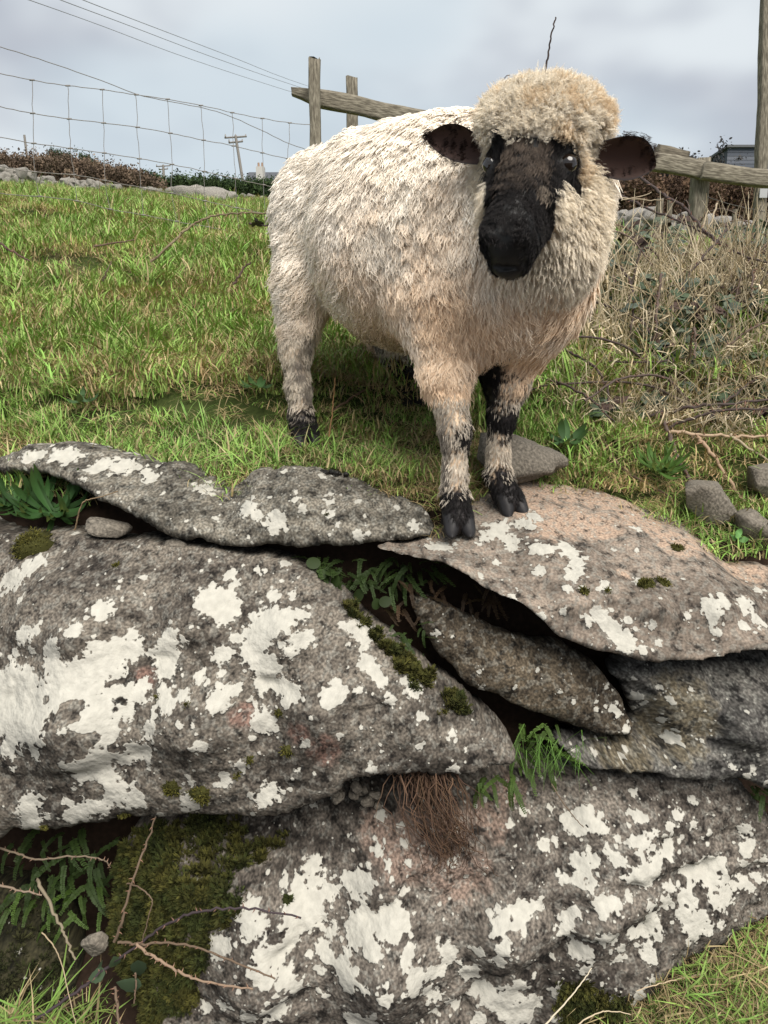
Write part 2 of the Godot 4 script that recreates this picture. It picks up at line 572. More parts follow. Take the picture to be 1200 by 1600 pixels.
func make_wall():
	var wall := thing("dry_stone_wall", "lichen spotted dry stone wall of long rough boulders below the lamb", "stone wall", Vector3(0.1, 0.55, -1.2))
	var grey := {dark = Color(0.17, 0.155, 0.14), pale = Color(0.42, 0.395, 0.36), stain = Color(0.44, 0.35, 0.315), specks = 1000.0, crust = 1.0}
	var list := [
		[{outline = [Vector3(-0.751, 1.226, -1.300), Vector3(-0.640, 1.232, -1.300), Vector3(-0.552, 1.232, -1.300), Vector3(-0.457, 1.225, -1.280), Vector3(-0.343, 1.220, -1.260), Vector3(-0.245, 1.212, -1.250), Vector3(-0.168, 1.198, -1.230), Vector3(-0.104, 1.176, -1.210), Vector3(-0.057, 1.139, -1.190), Vector3(-0.010, 1.098, -1.170), Vector3(0.040, 1.057, -1.150), Vector3(0.100, 1.018, -1.130), Vector3(0.148, 0.985, -1.110), Vector3(0.186, 0.958, -1.100), Vector3(0.198, 0.937, -1.090), Vector3(0.189, 0.921, -1.080), Vector3(0.134, 0.921, -1.070), Vector3(0.048, 0.922, -1.060), Vector3(-0.038, 0.918, -1.060), Vector3(-0.077, 0.891, -1.060), Vector3(-0.154, 0.862, -1.060), Vector3(-0.212, 0.854, -1.060), Vector3(-0.288, 0.856, -1.060), Vector3(-0.385, 0.849, -1.060), Vector3(-0.482, 0.838, -1.060), Vector3(-0.540, 0.835, -1.060), Vector3(-0.656, 0.838, -1.060)],
		control = [Vector3(-0.450, 1.002, -1.010), Vector3(-0.267, 1.007, -1.000), Vector3(-0.090, 1.026, -1.020), Vector3(0.046, 0.997, -1.040), Vector3(-0.461, 1.126, -1.060), Vector3(-0.281, 1.138, -1.080), Vector3(-0.141, 1.119, -1.080), Vector3(-0.444, 1.197, -1.150), Vector3(-0.251, 1.192, -1.170), Vector3(-0.077, 1.102, -1.100), Vector3(0.019, 1.033, -1.070), Vector3(-0.523, 1.145, -1.120)],
		spine = [Vector3(-0.573, 1.062, -1.050), Vector3(-0.363, 1.065, -1.030), Vector3(-0.163, 1.056, -1.030), Vector3(0.000, 0.992, -1.050), Vector3(0.114, 0.962, -1.060)], bulge = 0.035, width = 0.045, back = 0.24, seed = 11, rough = 1, creases = [[0.014, 0.007, [Vector2(-0.038, 1.018), Vector2(0.009, 1.022), Vector2(0.047, 1.022), Vector2(0.089, 1.002)]], [0.012, 0.03, [Vector2(-0.616, 1.119), Vector2(-0.523, 1.160), Vector2(-0.466, 1.163)]], [0.006, 0.008, [Vector2(-0.387, 1.098), Vector2(-0.256, 1.078), Vector2(-0.110, 1.047), Vector2(-0.038, 1.018)]]],
		u_axis = Vector3(1.000, 0.000, 0.000), v_axis = Vector3(0.000, -0.958, 0.287), u0 = -0.781, v0 = -1.583, u_size = 1.009, v_size = 0.509, tex = Vector2i(1400, 704),
		lichen = [528, 147, 22, 541, 165, 15, 542, 141, 13, 513, 138, 18, 600, 176, 19, 619, 170, 19, 637, 167, 13, 589, 199, 19, 584, 222, 16, 609, 193, 16, 603, 236, 19, 620, 239, 11, 658, 165, 9, 656, 201, 15, 642, 218, 10, 667, 196, 9, 539, 224, 13, 361, 156, 14, 352, 153, 9, 379, 219, 16, 398, 216, 20, 415, 217, 10, 369, 221, 9, 356, 208, 8, 462, 199, 12, 452, 222, 15, 461, 244, 16, 468, 221, 12, 466, 190, 8, 243, 194, 15, 299, 209, 14, 299, 232, 19, 227, 220, 8, 331, 186, 11, 352, 248, 27, 366, 243, 19, 329, 264, 28, 293, 285, 31, 242, 290, 34, 213, 269, 26, 198, 304, 35, 172, 316, 35, 249, 327, 26, 288, 327, 21, 238, 357, 14, 354, 274, 21, 378, 301, 23, 393, 324, 14, 359, 319, 22, 369, 355, 21, 370, 382, 19, 345, 372, 14, 351, 395, 14, 381, 402, 19, 391, 421, 14, 367, 433, 22, 337, 451, 16, 320, 457, 9, 264, 433, 14, 262, 457, 19, 264, 472, 12, 232, 252, 15, 413, 301, 12, 396, 271, 10, 426, 274, 16, 464, 282, 14, 475, 294, 10, 495, 276, 10, 448, 324, 11, 425, 358, 16, 441, 354, 8, 407, 372, 9, 527, 342, 9, 543, 288, 13, 549, 279, 17, 567, 271, 7, 605, 311, 15, 617, 325, 11, 600, 322, 11, 637, 271, 17, 653, 280, 10, 601, 264, 13, 709, 277, 16, 720, 275, 9, 699, 279, 8, 745, 272, 7, 790, 289, 9, 825, 274, 15, 745, 189, 16, 754, 202, 11, 736, 177, 8, 757, 236, 11, 767, 249, 11, 776, 262, 9, 751, 228, 7, 836, 311, 7, 882, 338, 6, 764, 387, 8, 885, 388, 8, 611, 136, 10, 639, 134, 7, 576, 93, 7, 536, 99, 10, 513, 251, 10, 615, 421, 16, 603, 433, 10, 553, 403, 9, 576, 379, 10, 548, 393, 7, 497, 433, 14, 505, 436, 10, 416, 430, 15, 422, 424, 10, 189, 110, 16, 208, 90, 15, 222, 80, 8, 168, 109, 12, 150, 128, 13],
		holes = [344, 296, 18, 350, 344, 21, 363, 415, 14, 299, 283, 6, 374, 333, 8], stains = [580, 309, 16, 659, 330, 14, 696, 356, 20, 580, 306, 11, 432, 255, 14]}, grey, "largest stone of the wall, grey with broad cream lichen and small moss cushions"],
		[{outline = [Vector3(-0.761, 1.328, -1.420), Vector3(-0.704, 1.354, -1.430), Vector3(-0.643, 1.375, -1.430), Vector3(-0.575, 1.374, -1.440), Vector3(-0.480, 1.353, -1.440), Vector3(-0.383, 1.335, -1.430), Vector3(-0.307, 1.311, -1.410), Vector3(-0.268, 1.304, -1.400), Vector3(-0.234, 1.327, -1.400), Vector3(-0.187, 1.332, -1.400), Vector3(-0.094, 1.322, -1.400), Vector3(-0.012, 1.298, -1.380), Vector3(0.046, 1.283, -1.360), Vector3(0.079, 1.265, -1.330), Vector3(0.091, 1.244, -1.310), Vector3(0.071, 1.230, -1.290), Vector3(0.000, 1.223, -1.270), Vector3(-0.086, 1.220, -1.260), Vector3(-0.182, 1.221, -1.260), Vector3(-0.268, 1.223, -1.260), Vector3(-0.356, 1.237, -1.270), Vector3(-0.415, 1.261, -1.290), Vector3(-0.504, 1.294, -1.330), Vector3(-0.586, 1.319, -1.370), Vector3(-0.668, 1.327, -1.400)],
		control = [Vector3(-0.321, 1.303, -1.270), Vector3(-0.158, 1.296, -1.250), Vector3(-0.042, 1.280, -1.250), Vector3(-0.478, 1.332, -1.360), Vector3(-0.584, 1.356, -1.400), Vector3(-0.233, 1.279, -1.255)],
		spine = [Vector3(-0.596, 1.350, -1.400), Vector3(-0.393, 1.315, -1.300), Vector3(-0.255, 1.278, -1.260), Vector3(-0.106, 1.283, -1.260), Vector3(0.043, 1.261, -1.280)], bulge = 0.03, width = 0.045, back = 0.2, seed = 3, rough = 1, creases = [[0.012, 0.012, [Vector2(-0.268, 1.304), Vector2(-0.263, 1.276), Vector2(-0.274, 1.255)]]],
		u_axis = Vector3(1.000, 0.000, 0.000), v_axis = Vector3(0.000, -0.944, 0.330), u0 = -0.791, v0 = -1.802, u_size = 0.912, v_size = 0.265, tex = Vector2i(1024, 288),
		lichen = [144, 58, 14, 157, 54, 10, 208, 54, 18, 194, 57, 13, 224, 54, 10, 278, 67, 15, 314, 73, 21, 270, 83, 14, 367, 98, 14, 468, 115, 15, 352, 80, 10, 560, 166, 15, 578, 179, 10, 609, 191, 17, 620, 183, 10, 641, 153, 7, 654, 169, 8, 698, 150, 8, 700, 175, 7, 748, 214, 10, 841, 192, 11, 504, 178, 5, 606, 204, 6],
		holes = [], stains = []}, {dark = Color(0.21, 0.20, 0.18), pale = Color(0.46, 0.44, 0.40), stain = Color(0.5, 0.42, 0.4), specks = 1000.0, crust = 1.1}, "long grey top slab along the turf edge with a few white lichen dots"],
		[{outline = [Vector3(-0.011, 1.219, -1.260), Vector3(0.065, 1.228, -1.280), Vector3(0.102, 1.234, -1.340), Vector3(0.172, 1.266, -1.410), Vector3(0.249, 1.293, -1.480), Vector3(0.315, 1.294, -1.500), Vector3(0.378, 1.282, -1.500), Vector3(0.449, 1.271, -1.480), Vector3(0.502, 1.251, -1.450), Vector3(0.553, 1.231, -1.420), Vector3(0.587, 1.197, -1.380), Vector3(0.625, 1.173, -1.330), Vector3(0.689, 1.164, -1.320), Vector3(0.736, 1.158, -1.300), Vector3(0.656, 1.087, -1.140), Vector3(0.586, 1.089, -1.120), Vector3(0.538, 1.082, -1.120), Vector3(0.451, 1.071, -1.120), Vector3(0.392, 1.074, -1.120), Vector3(0.325, 1.086, -1.130), Vector3(0.277, 1.108, -1.140), Vector3(0.219, 1.146, -1.150), Vector3(0.161, 1.176, -1.170), Vector3(0.102, 1.202, -1.190), Vector3(0.042, 1.213, -1.220)],
		control = [Vector3(0.129, 1.233, -1.310), Vector3(0.219, 1.260, -1.380), Vector3(0.171, 1.249, -1.345), Vector3(0.338, 1.243, -1.330), Vector3(0.426, 1.215, -1.250), Vector3(0.514, 1.184, -1.200), Vector3(0.258, 1.213, -1.210), Vector3(0.338, 1.175, -1.120), Vector3(0.424, 1.155, -1.090), Vector3(0.167, 1.211, -1.220), Vector3(0.523, 1.151, -1.100), Vector3(0.287, 1.150, -1.105), Vector3(0.106, 1.226, -1.250), Vector3(0.586, 1.152, -1.130)],
		spine = [Vector3(0.127, 1.226, -1.240), Vector3(0.257, 1.200, -1.200), Vector3(0.395, 1.182, -1.150), Vector3(0.562, 1.150, -1.120)], bulge = 0.016, width = 0.03, back = 0.16, seed = 23, rough = 0.8, creases = [[0.014, 0.007, [Vector2(0.126, 1.186), Vector2(0.172, 1.184), Vector2(0.202, 1.165), Vector2(0.211, 1.160)]], [0.008, 0.01, [Vector2(0.520, 1.210), Vector2(0.481, 1.189), Vector2(0.403, 1.174)]], [0.01, 0.012, [Vector2(0.242, 1.166), Vector2(0.290, 1.170), Vector2(0.348, 1.174), Vector2(0.405, 1.177)]]],
		u_axis = Vector3(1.000, 0.000, 0.000), v_axis = Vector3(0.000, -0.781, 0.625), u0 = -0.041, v0 = -1.978, u_size = 0.806, v_size = 0.472, tex = Vector2i(1200, 704),
		lichen = [133, 234, 16, 118, 238, 9, 146, 240, 10, 234, 199, 17, 254, 220, 15, 248, 185, 13, 212, 219, 10, 257, 239, 9, 283, 179, 14, 294, 194, 9, 304, 159, 11, 311, 169, 8, 299, 252, 14, 311, 250, 10, 290, 244, 8, 349, 254, 16, 352, 283, 14, 340, 311, 13, 329, 334, 8, 342, 238, 10, 352, 302, 9, 292, 294, 10, 300, 295, 7, 387, 329, 9, 447, 314, 7, 283, 378, 7, 316, 373, 5, 355, 381, 7, 375, 378, 13, 382, 388, 11, 367, 371, 8, 402, 408, 17, 411, 421, 14, 395, 400, 10, 415, 419, 8, 435, 428, 8, 462, 416, 6, 418, 383, 6, 464, 246, 5, 454, 394, 6, 513, 375, 6, 547, 363, 14, 550, 379, 8, 545, 354, 8, 554, 399, 8, 569, 356, 11, 569, 342, 7, 599, 390, 9, 612, 349, 14, 671, 301, 10, 624, 377, 10, 241, 348, 8, 226, 271, 6, 167, 217, 4],
		holes = [312, 294, 12], stains = [304, 74, 46, 363, 54, 53, 426, 53, 54, 485, 83, 53, 369, 166, 42, 506, 147, 44, 303, 139, 31, 548, 212, 36, 604, 207, 30, 673, 243, 36, 325, 198, 29, 418, 180, 36, 428, 299, 10]}, {dark = Color(0.29, 0.265, 0.24), pale = Color(0.52, 0.475, 0.43), stain = Color(0.63, 0.545, 0.475), grit = 0.5, specks = 480.0, crust = 0.8}, "tilted slab with bare pinkish top under the lamb's front hooves"],
		[{outline = [Vector3(0.043, 1.126, -1.250), Vector3(0.065, 1.137, -1.250), Vector3(0.108, 1.115, -1.250), Vector3(0.171, 1.088, -1.230), Vector3(0.234, 1.069, -1.220), Vector3(0.295, 1.062, -1.210), Vector3(0.347, 1.032, -1.200), Vector3(0.379, 0.996, -1.180), Vector3(0.400, 0.946, -1.170), Vector3(0.387, 0.934, -1.160), Vector3(0.330, 0.939, -1.160), Vector3(0.259, 0.957, -1.170), Vector3(0.187, 0.985, -1.180), Vector3(0.137, 1.010, -1.200), Vector3(0.096, 1.047, -1.220), Vector3(0.059, 1.085, -1.240)],
		control = [Vector3(0.202, 1.041, -1.150), Vector3(0.302, 1.008, -1.140), Vector3(0.125, 1.076, -1.200)],
		spine = [Vector3(0.094, 1.098, -1.200), Vector3(0.202, 1.046, -1.150), Vector3(0.322, 0.992, -1.140)], bulge = 0.02, width = 0.035, back = 0.12, seed = 31, rough = 1, creases = [],
		u_axis = Vector3(1.000, 0.000, 0.000), v_axis = Vector3(0.000, -0.958, 0.287), u0 = 0.013, v0 = -1.479, u_size = 0.417, v_size = 0.281, tex = Vector2i(640, 416),
		lichen = [75, 89, 7, 376, 236, 9, 356, 205, 8, 346, 172, 4, 364, 210, 6, 266, 177, 4, 326, 193, 4, 141, 148, 4],
		holes = [], stains = []}, {dark = Color(0.17, 0.15, 0.125), pale = Color(0.35, 0.315, 0.265), stain = Color(0.4, 0.34, 0.28), specks = 800.0, crust = 0.5}, "dark slanting stone wedged in the gap between larger stones"],
		[{outline = [Vector3(0.376, 1.023, -1.210), Vector3(0.420, 1.046, -1.200), Vector3(0.524, 1.046, -1.200), Vector3(0.691, 1.054, -1.200), Vector3(0.641, 0.900, -1.080), Vector3(0.534, 0.900, -1.080), Vector3(0.466, 0.903, -1.080), Vector3(0.392, 0.900, -1.090), Vector3(0.319, 0.900, -1.110), Vector3(0.285, 0.911, -1.140), Vector3(0.282, 0.918, -1.180), Vector3(0.373, 0.931, -1.200), Vector3(0.413, 0.938, -1.210), Vector3(0.397, 0.978, -1.210)],
		control = [Vector3(0.487, 1.000, -1.100), Vector3(0.542, 0.982, -1.050), Vector3(0.399, 0.942, -1.090), Vector3(0.485, 1.031, -1.150)],
		spine = [Vector3(0.327, 0.932, -1.110), Vector3(0.420, 0.979, -1.100), Vector3(0.555, 0.998, -1.080)], bulge = 0.02, width = 0.05, back = 0.14, seed = 41, rough = 1.5, creases = [],
		u_axis = Vector3(1.000, 0.000, 0.000), v_axis = Vector3(0.000, -0.958, 0.287), u0 = 0.252, v0 = -1.385, u_size = 0.470, v_size = 0.242, tex = Vector2i(640, 320),
		lichen = [200, 155, 10, 161, 98, 8, 189, 81, 5, 229, 82, 4, 190, 130, 5, 269, 187, 5, 160, 120, 5, 196, 96, 5],
		holes = [], stains = [215, 97, 32, 198, 146, 33, 232, 127, 21, 121, 172, 33]}, {dark = Color(0.19, 0.185, 0.18), pale = Color(0.39, 0.38, 0.36), stain = Color(0.36, 0.33, 0.27), specks = 1000.0, crust = 0.7}, "dark grey ochre stained stone under the tilted slab"],
		[{outline = [Vector3(-0.397, 0.778, -1.130), Vector3(-0.284, 0.791, -1.160), Vector3(-0.180, 0.796, -1.170), Vector3(-0.085, 0.827, -1.180), Vector3(0.000, 0.856, -1.180), Vector3(0.126, 0.861, -1.170), Vector3(0.238, 0.861, -1.150), Vector3(0.359, 0.875, -1.140), Vector3(0.457, 0.884, -1.130), Vector3(0.559, 0.878, -1.130), Vector3(0.601, 0.829, -1.120), Vector3(0.631, 0.750, -1.120), Vector3(0.627, 0.685, -1.100), Vector3(0.579, 0.663, -1.070), Vector3(0.488, 0.643, -1.040), Vector3(0.411, 0.613, -1.010), Vector3(0.359, 0.577, -0.990), Vector3(0.341, 0.500, -0.980), Vector3(0.093, 0.466, -0.950), Vector3(-0.186, 0.466, -0.950), Vector3(-0.328, 0.510, -0.970), Vector3(-0.347, 0.590, -1.000), Vector3(-0.408, 0.626, -1.060), Vector3(-0.422, 0.696, -1.100)],
		control = [Vector3(0.000, 0.767, -0.990), Vector3(0.186, 0.803, -1.010), Vector3(0.375, 0.797, -1.020), Vector3(0.176, 0.725, -0.940), Vector3(0.000, 0.682, -0.910), Vector3(-0.183, 0.723, -0.980), Vector3(-0.178, 0.655, -0.940), Vector3(0.098, 0.820, -1.080), Vector3(0.391, 0.863, -1.080), Vector3(-0.099, 0.803, -1.090), Vector3(-0.286, 0.737, -1.030), Vector3(0.317, 0.731, -0.970), Vector3(0.249, 0.841, -1.100), Vector3(0.085, 0.769, -1.030), Vector3(-0.041, 0.823, -1.130)],
		spine = [Vector3(-0.257, 0.702, -1.020), Vector3(-0.036, 0.731, -0.970), Vector3(0.182, 0.754, -0.980), Vector3(0.412, 0.807, -1.020)], bulge = 0.03, width = 0.05, back = 0.25, seed = 53, rough = 1.3, creases = [[0.022, 0.016, [Vector2(0.140, 0.749), Vector2(0.242, 0.739), Vector2(0.338, 0.764), Vector2(0.391, 0.769), Vector2(0.483, 0.760)]], [0.02, 0.014, [Vector2(0.114, 0.608), Vector2(0.161, 0.651), Vector2(0.232, 0.669), Vector2(0.279, 0.702), Vector2(0.376, 0.710)]], [0.014, 0.016, [Vector2(0.272, 0.785), Vector2(0.348, 0.817), Vector2(0.492, 0.797), Vector2(0.558, 0.799)]], [0.018, 0.022, [Vector2(0.038, 0.766), Vector2(0.089, 0.745), Vector2(0.157, 0.775), Vector2(0.205, 0.821), Vector2(0.250, 0.814)]], [0.012, 0.012, [Vector2(-0.155, 0.683), Vector2(-0.056, 0.713), Vector2(0.038, 0.766)]], [0.012, 0.01, [Vector2(0.230, 0.657), Vector2(0.238, 0.618), Vector2(0.220, 0.575)]], [0.014, 0.01, [Vector2(-0.038, 0.555), Vector2(0.056, 0.593), Vector2(0.114, 0.608)]]],
		u_axis = Vector3(1.000, 0.000, 0.000), v_axis = Vector3(0.000, -0.944, 0.330), u0 = -0.452, v0 = -1.238, u_size = 1.113, v_size = 0.515, tex = Vector2i(1500, 704),
		lichen = [741, 105, 15, 756, 89, 12, 766, 93, 12, 749, 111, 8, 780, 106, 10, 840, 62, 6, 841, 92, 9, 830, 88, 6, 884, 105, 8, 901, 91, 9, 926, 105, 7, 951, 121, 6, 1015, 119, 12, 1020, 141, 10, 1010, 150, 9, 1042, 164, 7, 669, 93, 6, 692, 134, 9, 712, 128, 6, 712, 87, 5, 834, 122, 13, 819, 122, 8, 881, 131, 11, 740, 155, 13, 760, 147, 10, 748, 160, 8, 791, 143, 10, 799, 148, 7, 716, 174, 9, 736, 173, 8, 753, 176, 7, 821, 165, 13, 841, 160, 17, 859, 147, 11, 875, 144, 9, 838, 174, 11, 809, 172, 9, 938, 173, 19, 964, 166, 14, 920, 176, 11, 949, 189, 12, 904, 172, 9, 971, 186, 8, 894, 203, 11, 875, 190, 9, 908, 209, 10, 867, 209, 10, 839, 209, 9, 807, 195, 7, 965, 215, 14, 972, 206, 9, 946, 217, 9, 904, 238, 17, 921, 235, 11, 893, 227, 11, 932, 250, 10, 910, 260, 10, 955, 247, 8, 1005, 195, 10, 1016, 205, 7, 1031, 192, 9, 1008, 168, 8, 986, 198, 7, 770, 203, 13, 756, 200, 9, 786, 200, 8, 761, 214, 5, 645, 216, 10, 658, 210, 11, 676, 209, 9, 642, 209, 7, 620, 220, 12, 611, 227, 9, 626, 211, 7, 713, 227, 11, 708, 240, 8, 722, 216, 8, 730, 213, 5, 845, 236, 13, 834, 249, 11, 814, 249, 9, 852, 257, 7, 753, 249, 10, 777, 249, 11, 765, 242, 9, 795, 269, 8, 734, 271, 13, 746, 273, 8, 725, 275, 7, 835, 276, 11, 843, 286, 8, 789, 285, 8, 742, 298, 9, 648, 234, 5, 615, 252, 10, 611, 268, 8, 619, 243, 7, 585, 262, 8, 706, 332, 9, 704, 340, 8, 841, 315, 6, 820, 338, 10, 817, 347, 8, 782, 342, 8, 460, 222, 18, 470, 215, 13, 445, 228, 11, 479, 227, 9, 464, 233, 11, 420, 232, 11, 423, 245, 10, 436, 255, 10, 540, 265, 11, 545, 279, 9, 534, 292, 9, 488, 253, 7, 483, 264, 10, 498, 292, 13, 493, 307, 9, 519, 296, 9, 527, 328, 10, 575, 301, 13, 565, 296, 7, 602, 335, 16, 612, 346, 11, 591, 324, 9, 632, 330, 13, 647, 318, 11, 628, 357, 18, 659, 359, 16, 643, 374, 16, 674, 353, 10, 591, 370, 11, 455, 304, 9, 425, 364, 18, 440, 369, 11, 548, 345, 9, 556, 354, 7, 422, 178, 11, 443, 139, 8, 480, 191, 5, 462, 170, 4, 209, 270, 16, 193, 264, 11, 223, 260, 11, 249, 219, 16, 261, 212, 10, 274, 233, 13, 256, 240, 10, 333, 222, 24, 343, 209, 17, 315, 213, 13, 328, 235, 13, 357, 229, 11, 370, 199, 12, 411, 180, 17, 398, 182, 11, 427, 175, 9, 340, 170, 13, 324, 185, 8, 354, 185, 8, 301, 188, 7, 287, 274, 15, 303, 268, 13, 275, 266, 10, 318, 257, 12, 364, 268, 13, 371, 277, 9, 396, 288, 16, 402, 303, 11, 390, 281, 9, 413, 232, 19, 424, 221, 11, 407, 249, 10, 437, 254, 11, 460, 219, 13, 477, 224, 11, 465, 235, 10, 310, 297, 15, 284, 296, 12, 326, 315, 10, 266, 286, 8, 303, 343, 13, 286, 343, 9, 261, 351, 13, 424, 360, 16, 406, 355, 11, 195, 356, 8, 222, 342, 8, 454, 308, 8, 493, 288, 10, 512, 317, 8],
		holes = [867, 154, 7, 901, 184, 6, 918, 200, 6, 607, 371, 7, 464, 263, 8], stains = [491, 120, 31, 526, 144, 36, 556, 176, 30, 475, 146, 30, 582, 167, 25, 612, 94, 26, 549, 110, 26, 444, 118, 26, 653, 63, 21]}, {dark = Color(0.165, 0.15, 0.137), pale = Color(0.41, 0.385, 0.355), stain = Color(0.47, 0.405, 0.365), specks = 1700.0, crust = 0.6}, "rippled bottom boulder thickly spotted with white lichen"],
		[{outline = [Vector3(-0.685, 0.670, -1.120), Vector3(-0.622, 0.682, -1.120), Vector3(-0.561, 0.659, -1.120), Vector3(-0.514, 0.628, -1.100), Vector3(-0.490, 0.587, -1.080), Vector3(-0.494, 0.544, -1.050), Vector3(-0.529, 0.504, -1.020), Vector3(-0.636, 0.502, -1.000)],
		control = [Vector3(-0.568, 0.621, -1.040), Vector3(-0.576, 0.581, -1.010)],
		spine = [Vector3(-0.607, 0.626, -1.060), Vector3(-0.572, 0.576, -1.040)], bulge = 0.02, width = 0.05, back = 0.12, seed = 61, rough = 1, creases = [],
		u_axis = Vector3(1.000, 0.000, 0.000), v_axis = Vector3(0.000, -1.000, 0.000), u0 = -0.715, v0 = -0.712, u_size = 0.255, v_size = 0.240, tex = Vector2i(384, 352),
		lichen = [],
		holes = [], stains = []}, {dark = Color(0.10, 0.10, 0.07), pale = Color(0.22, 0.21, 0.15), stain = Color(0.2, 0.2, 0.1), specks = 1000.0, crust = 0.0}, "dark mossy stone low under the fern"],
	]
	for entry in list:
		var d: Dictionary = entry[0]
		var o := part("stone", stone_mesh(d, 0.006), stone_map(d, entry[1]), wall)
		o.set_meta("label", entry[2])
		shared["stone_%d" % d.seed] = o
	# the wall runs on to both sides in plainer stones
	var skin := rock_look(Color(0.16, 0.15, 0.135), Color(0.46, 0.44, 0.40), 144, 5.0)
	var n := 0
	for side in [-1.0, 1.0]:
		for row in 3:
			for k in 3:
				var x: float = (0.98 if side < 0.0 else 1.06) + k * 0.46 + (row % 2) * 0.12
				var p := Vector3(x * side, 0.72 + row * 0.22, -1.12 - row * 0.075)
				var o := part("stone", rock_mesh(Vector3(0.56, 0.27, 0.42), 960 + n, 0.55, 28), skin, wall, false)
				o.transform = Transform3D(Basis.from_euler(Vector3(0.1, rng.randfn() * 0.12, rng.randfn() * 0.1)), p - wall.position)
				n += 1

# ---------------------------------------------------------------- distance fields meshed as surface nets
class Field:
	var lo: Vector3
	var cell: float
	var nx: int
	var ny: int
	var nz: int
	var f := PackedFloat32Array()
	func _init(from: Vector3, to: Vector3, size: float):
		lo = from
		cell = size
		nx = int(ceil((to.x - from.x) / size)) + 1
		ny = int(ceil((to.y - from.y) / size)) + 1
		nz = int(ceil((to.z - from.z) / size)) + 1
		f.resize(nx * ny * nz)
		f.fill(1.0)
	func blend(i: int, d: float, k: float):
		var old := f[i]
		if k > 0.0:
			var h := clampf(0.5 + 0.5 * (old - d) / k, 0.0, 1.0)
			f[i] = lerpf(old, d, h) - k * h * (1.0 - h)
		else:
			f[i] = maxf(old, -d)
	func bone(a: Vector3, b: Vector3, ra: float, rb: float, k: float):
		var pad := maxf(ra, rb) + maxf(k, 0.0) + cell * 2.5
		var from := (a.min(b) - Vector3.ONE * pad - lo) / cell
		var to := (a.max(b) + Vector3.ONE * pad - lo) / cell
		var ab := b - a
		var inv := 1.0 / maxf(ab.length_squared(), 1e-9)
		for z in range(maxi(0, int(from.z)), mini(nz, int(to.z) + 1)):
			for y in range(maxi(0, int(from.y)), mini(ny, int(to.y) + 1)):
				var row := (z * ny + y) * nx
				for x in range(maxi(0, int(from.x)), mini(nx, int(to.x) + 1)):
					var p := lo + Vector3(x, y, z) * cell - a
					var h := clampf(p.dot(ab) * inv, 0.0, 1.0)
					blend(row + x, (p - ab * h).length() - ra - (rb - ra) * h, k)
	func egg(center: Vector3, axes: Basis, radii: Vector3, k: float):
		# k below zero cuts the egg out
		var pad := maxf(radii.x, maxf(radii.y, radii.z)) + maxf(k, 0.0) + cell * 2.5
		var from := (center - Vector3.ONE * pad - lo) / cell
		var to := (center + Vector3.ONE * pad - lo) / cell
		var turn := axes.transposed()
		for z in range(maxi(0, int(from.z)), mini(nz, int(to.z) + 1)):
			for y in range(maxi(0, int(from.y)), mini(ny, int(to.y) + 1)):
				var row := (z * ny + y) * nx
				for x in range(maxi(0, int(from.x)), mini(nx, int(to.x) + 1)):
					var q := turn * (lo + Vector3(x, y, z) * cell - center)
					var g := q / radii
					var l := g.length()
					var d := l * (l - 1.0) / maxf((g / radii).length(), 1e-6) if l > 1e-5 else -0.01
					blend(row + x, d, k)
	func net(v: PackedVector3Array, n: PackedVector3Array, index: PackedInt32Array) -> Array:
		var at := PackedInt32Array()
		at.resize(nx * ny * nz)
		at.fill(-1)
		var step := [0, 1, nx, nx + 1, nx * ny, nx * ny + 1, nx * ny + nx, nx * ny + nx + 1]
		var far := cell * 2.0
		for z in nz - 1:
			for y in ny - 1:
				var row := (z * ny + y) * nx
				for x in nx - 1:
					var i := row + x
					var here := f[i]
					if here > far or here < -far: continue
					var mask := 0
					for c in 8:
						if f[i + step[c]] < 0.0: mask |= 1 << c
					if mask == 0 or mask == 255: continue
					var sum := Vector3.ZERO
					var crossed := 0
					for c in 8:
						for axis in 3:
							var bit := 1 << axis
							if c & bit: continue
							var e := c | bit
							if ((mask >> c) & 1) != ((mask >> e) & 1):
								var fa := f[i + step[c]]
								var fb := f[i + step[e]]
								var t := fa / (fa - fb)
								var p := Vector3(c & 1, (c >> 1) & 1, (c >> 2) & 1)
								p[axis] = t
								sum += p
								crossed += 1
					var g := Vector3.ZERO
					for c in 8:
						var value := f[i + step[c]]
						g += Vector3((c & 1) * 2 - 1, ((c >> 1) & 1) * 2 - 1, ((c >> 2) & 1) * 2 - 1) * value
					at[i] = v.size()
					v.append(lo + (Vector3(x, y, z) + sum / crossed) * cell)
					n.append(g.normalized())
		for z in range(1, nz - 1):
			for y in range(1, ny - 1):
				for x in range(1, nx - 1):
					var i := (z * ny + y) * nx + x
					var inside := f[i] < 0.0
					for axis in 3:
						var along: int = [1, nx, nx * ny][axis]
						if (f[i + along] < 0.0) == inside: continue
						var b: int = [nx, nx * ny, 1][axis]
						var c: int = [nx * ny, 1, nx][axis]
						var q0 := at[i]
						var q1 := at[i - b]
						var q2 := at[i - b - c]
						var q3 := at[i - c]
						if q0 < 0 or q1 < 0 or q2 < 0 or q3 < 0: continue
						if inside: index.append_array([q0, q3, q1, q1, q3, q2])
						else: index.append_array([q0, q1, q3, q1, q2, q3])
		return [v, n, index]

# ---------------------------------------------------------------- the lamb
var poll := Vector3(0.235, 1.852, -1.200)
var muzzle_axis := Vector3(-0.304, -0.7825, 0.5434)
var across_axis := Vector3(0.9163, -0.0839, 0.3917)
var brow_axis := Vector3(-0.2609, 0.6170, 0.7425)
var patch_noise := noise_of(301, 22.0, 3)
var tint_noise := noise_of(302, 7.0, 3)
var streak_noise := noise_of(303, 60.0, 2)

func head_at(s: float, w: float, m: float) -> Vector3:
	return poll + muzzle_axis * s + across_axis * w + brow_axis * m

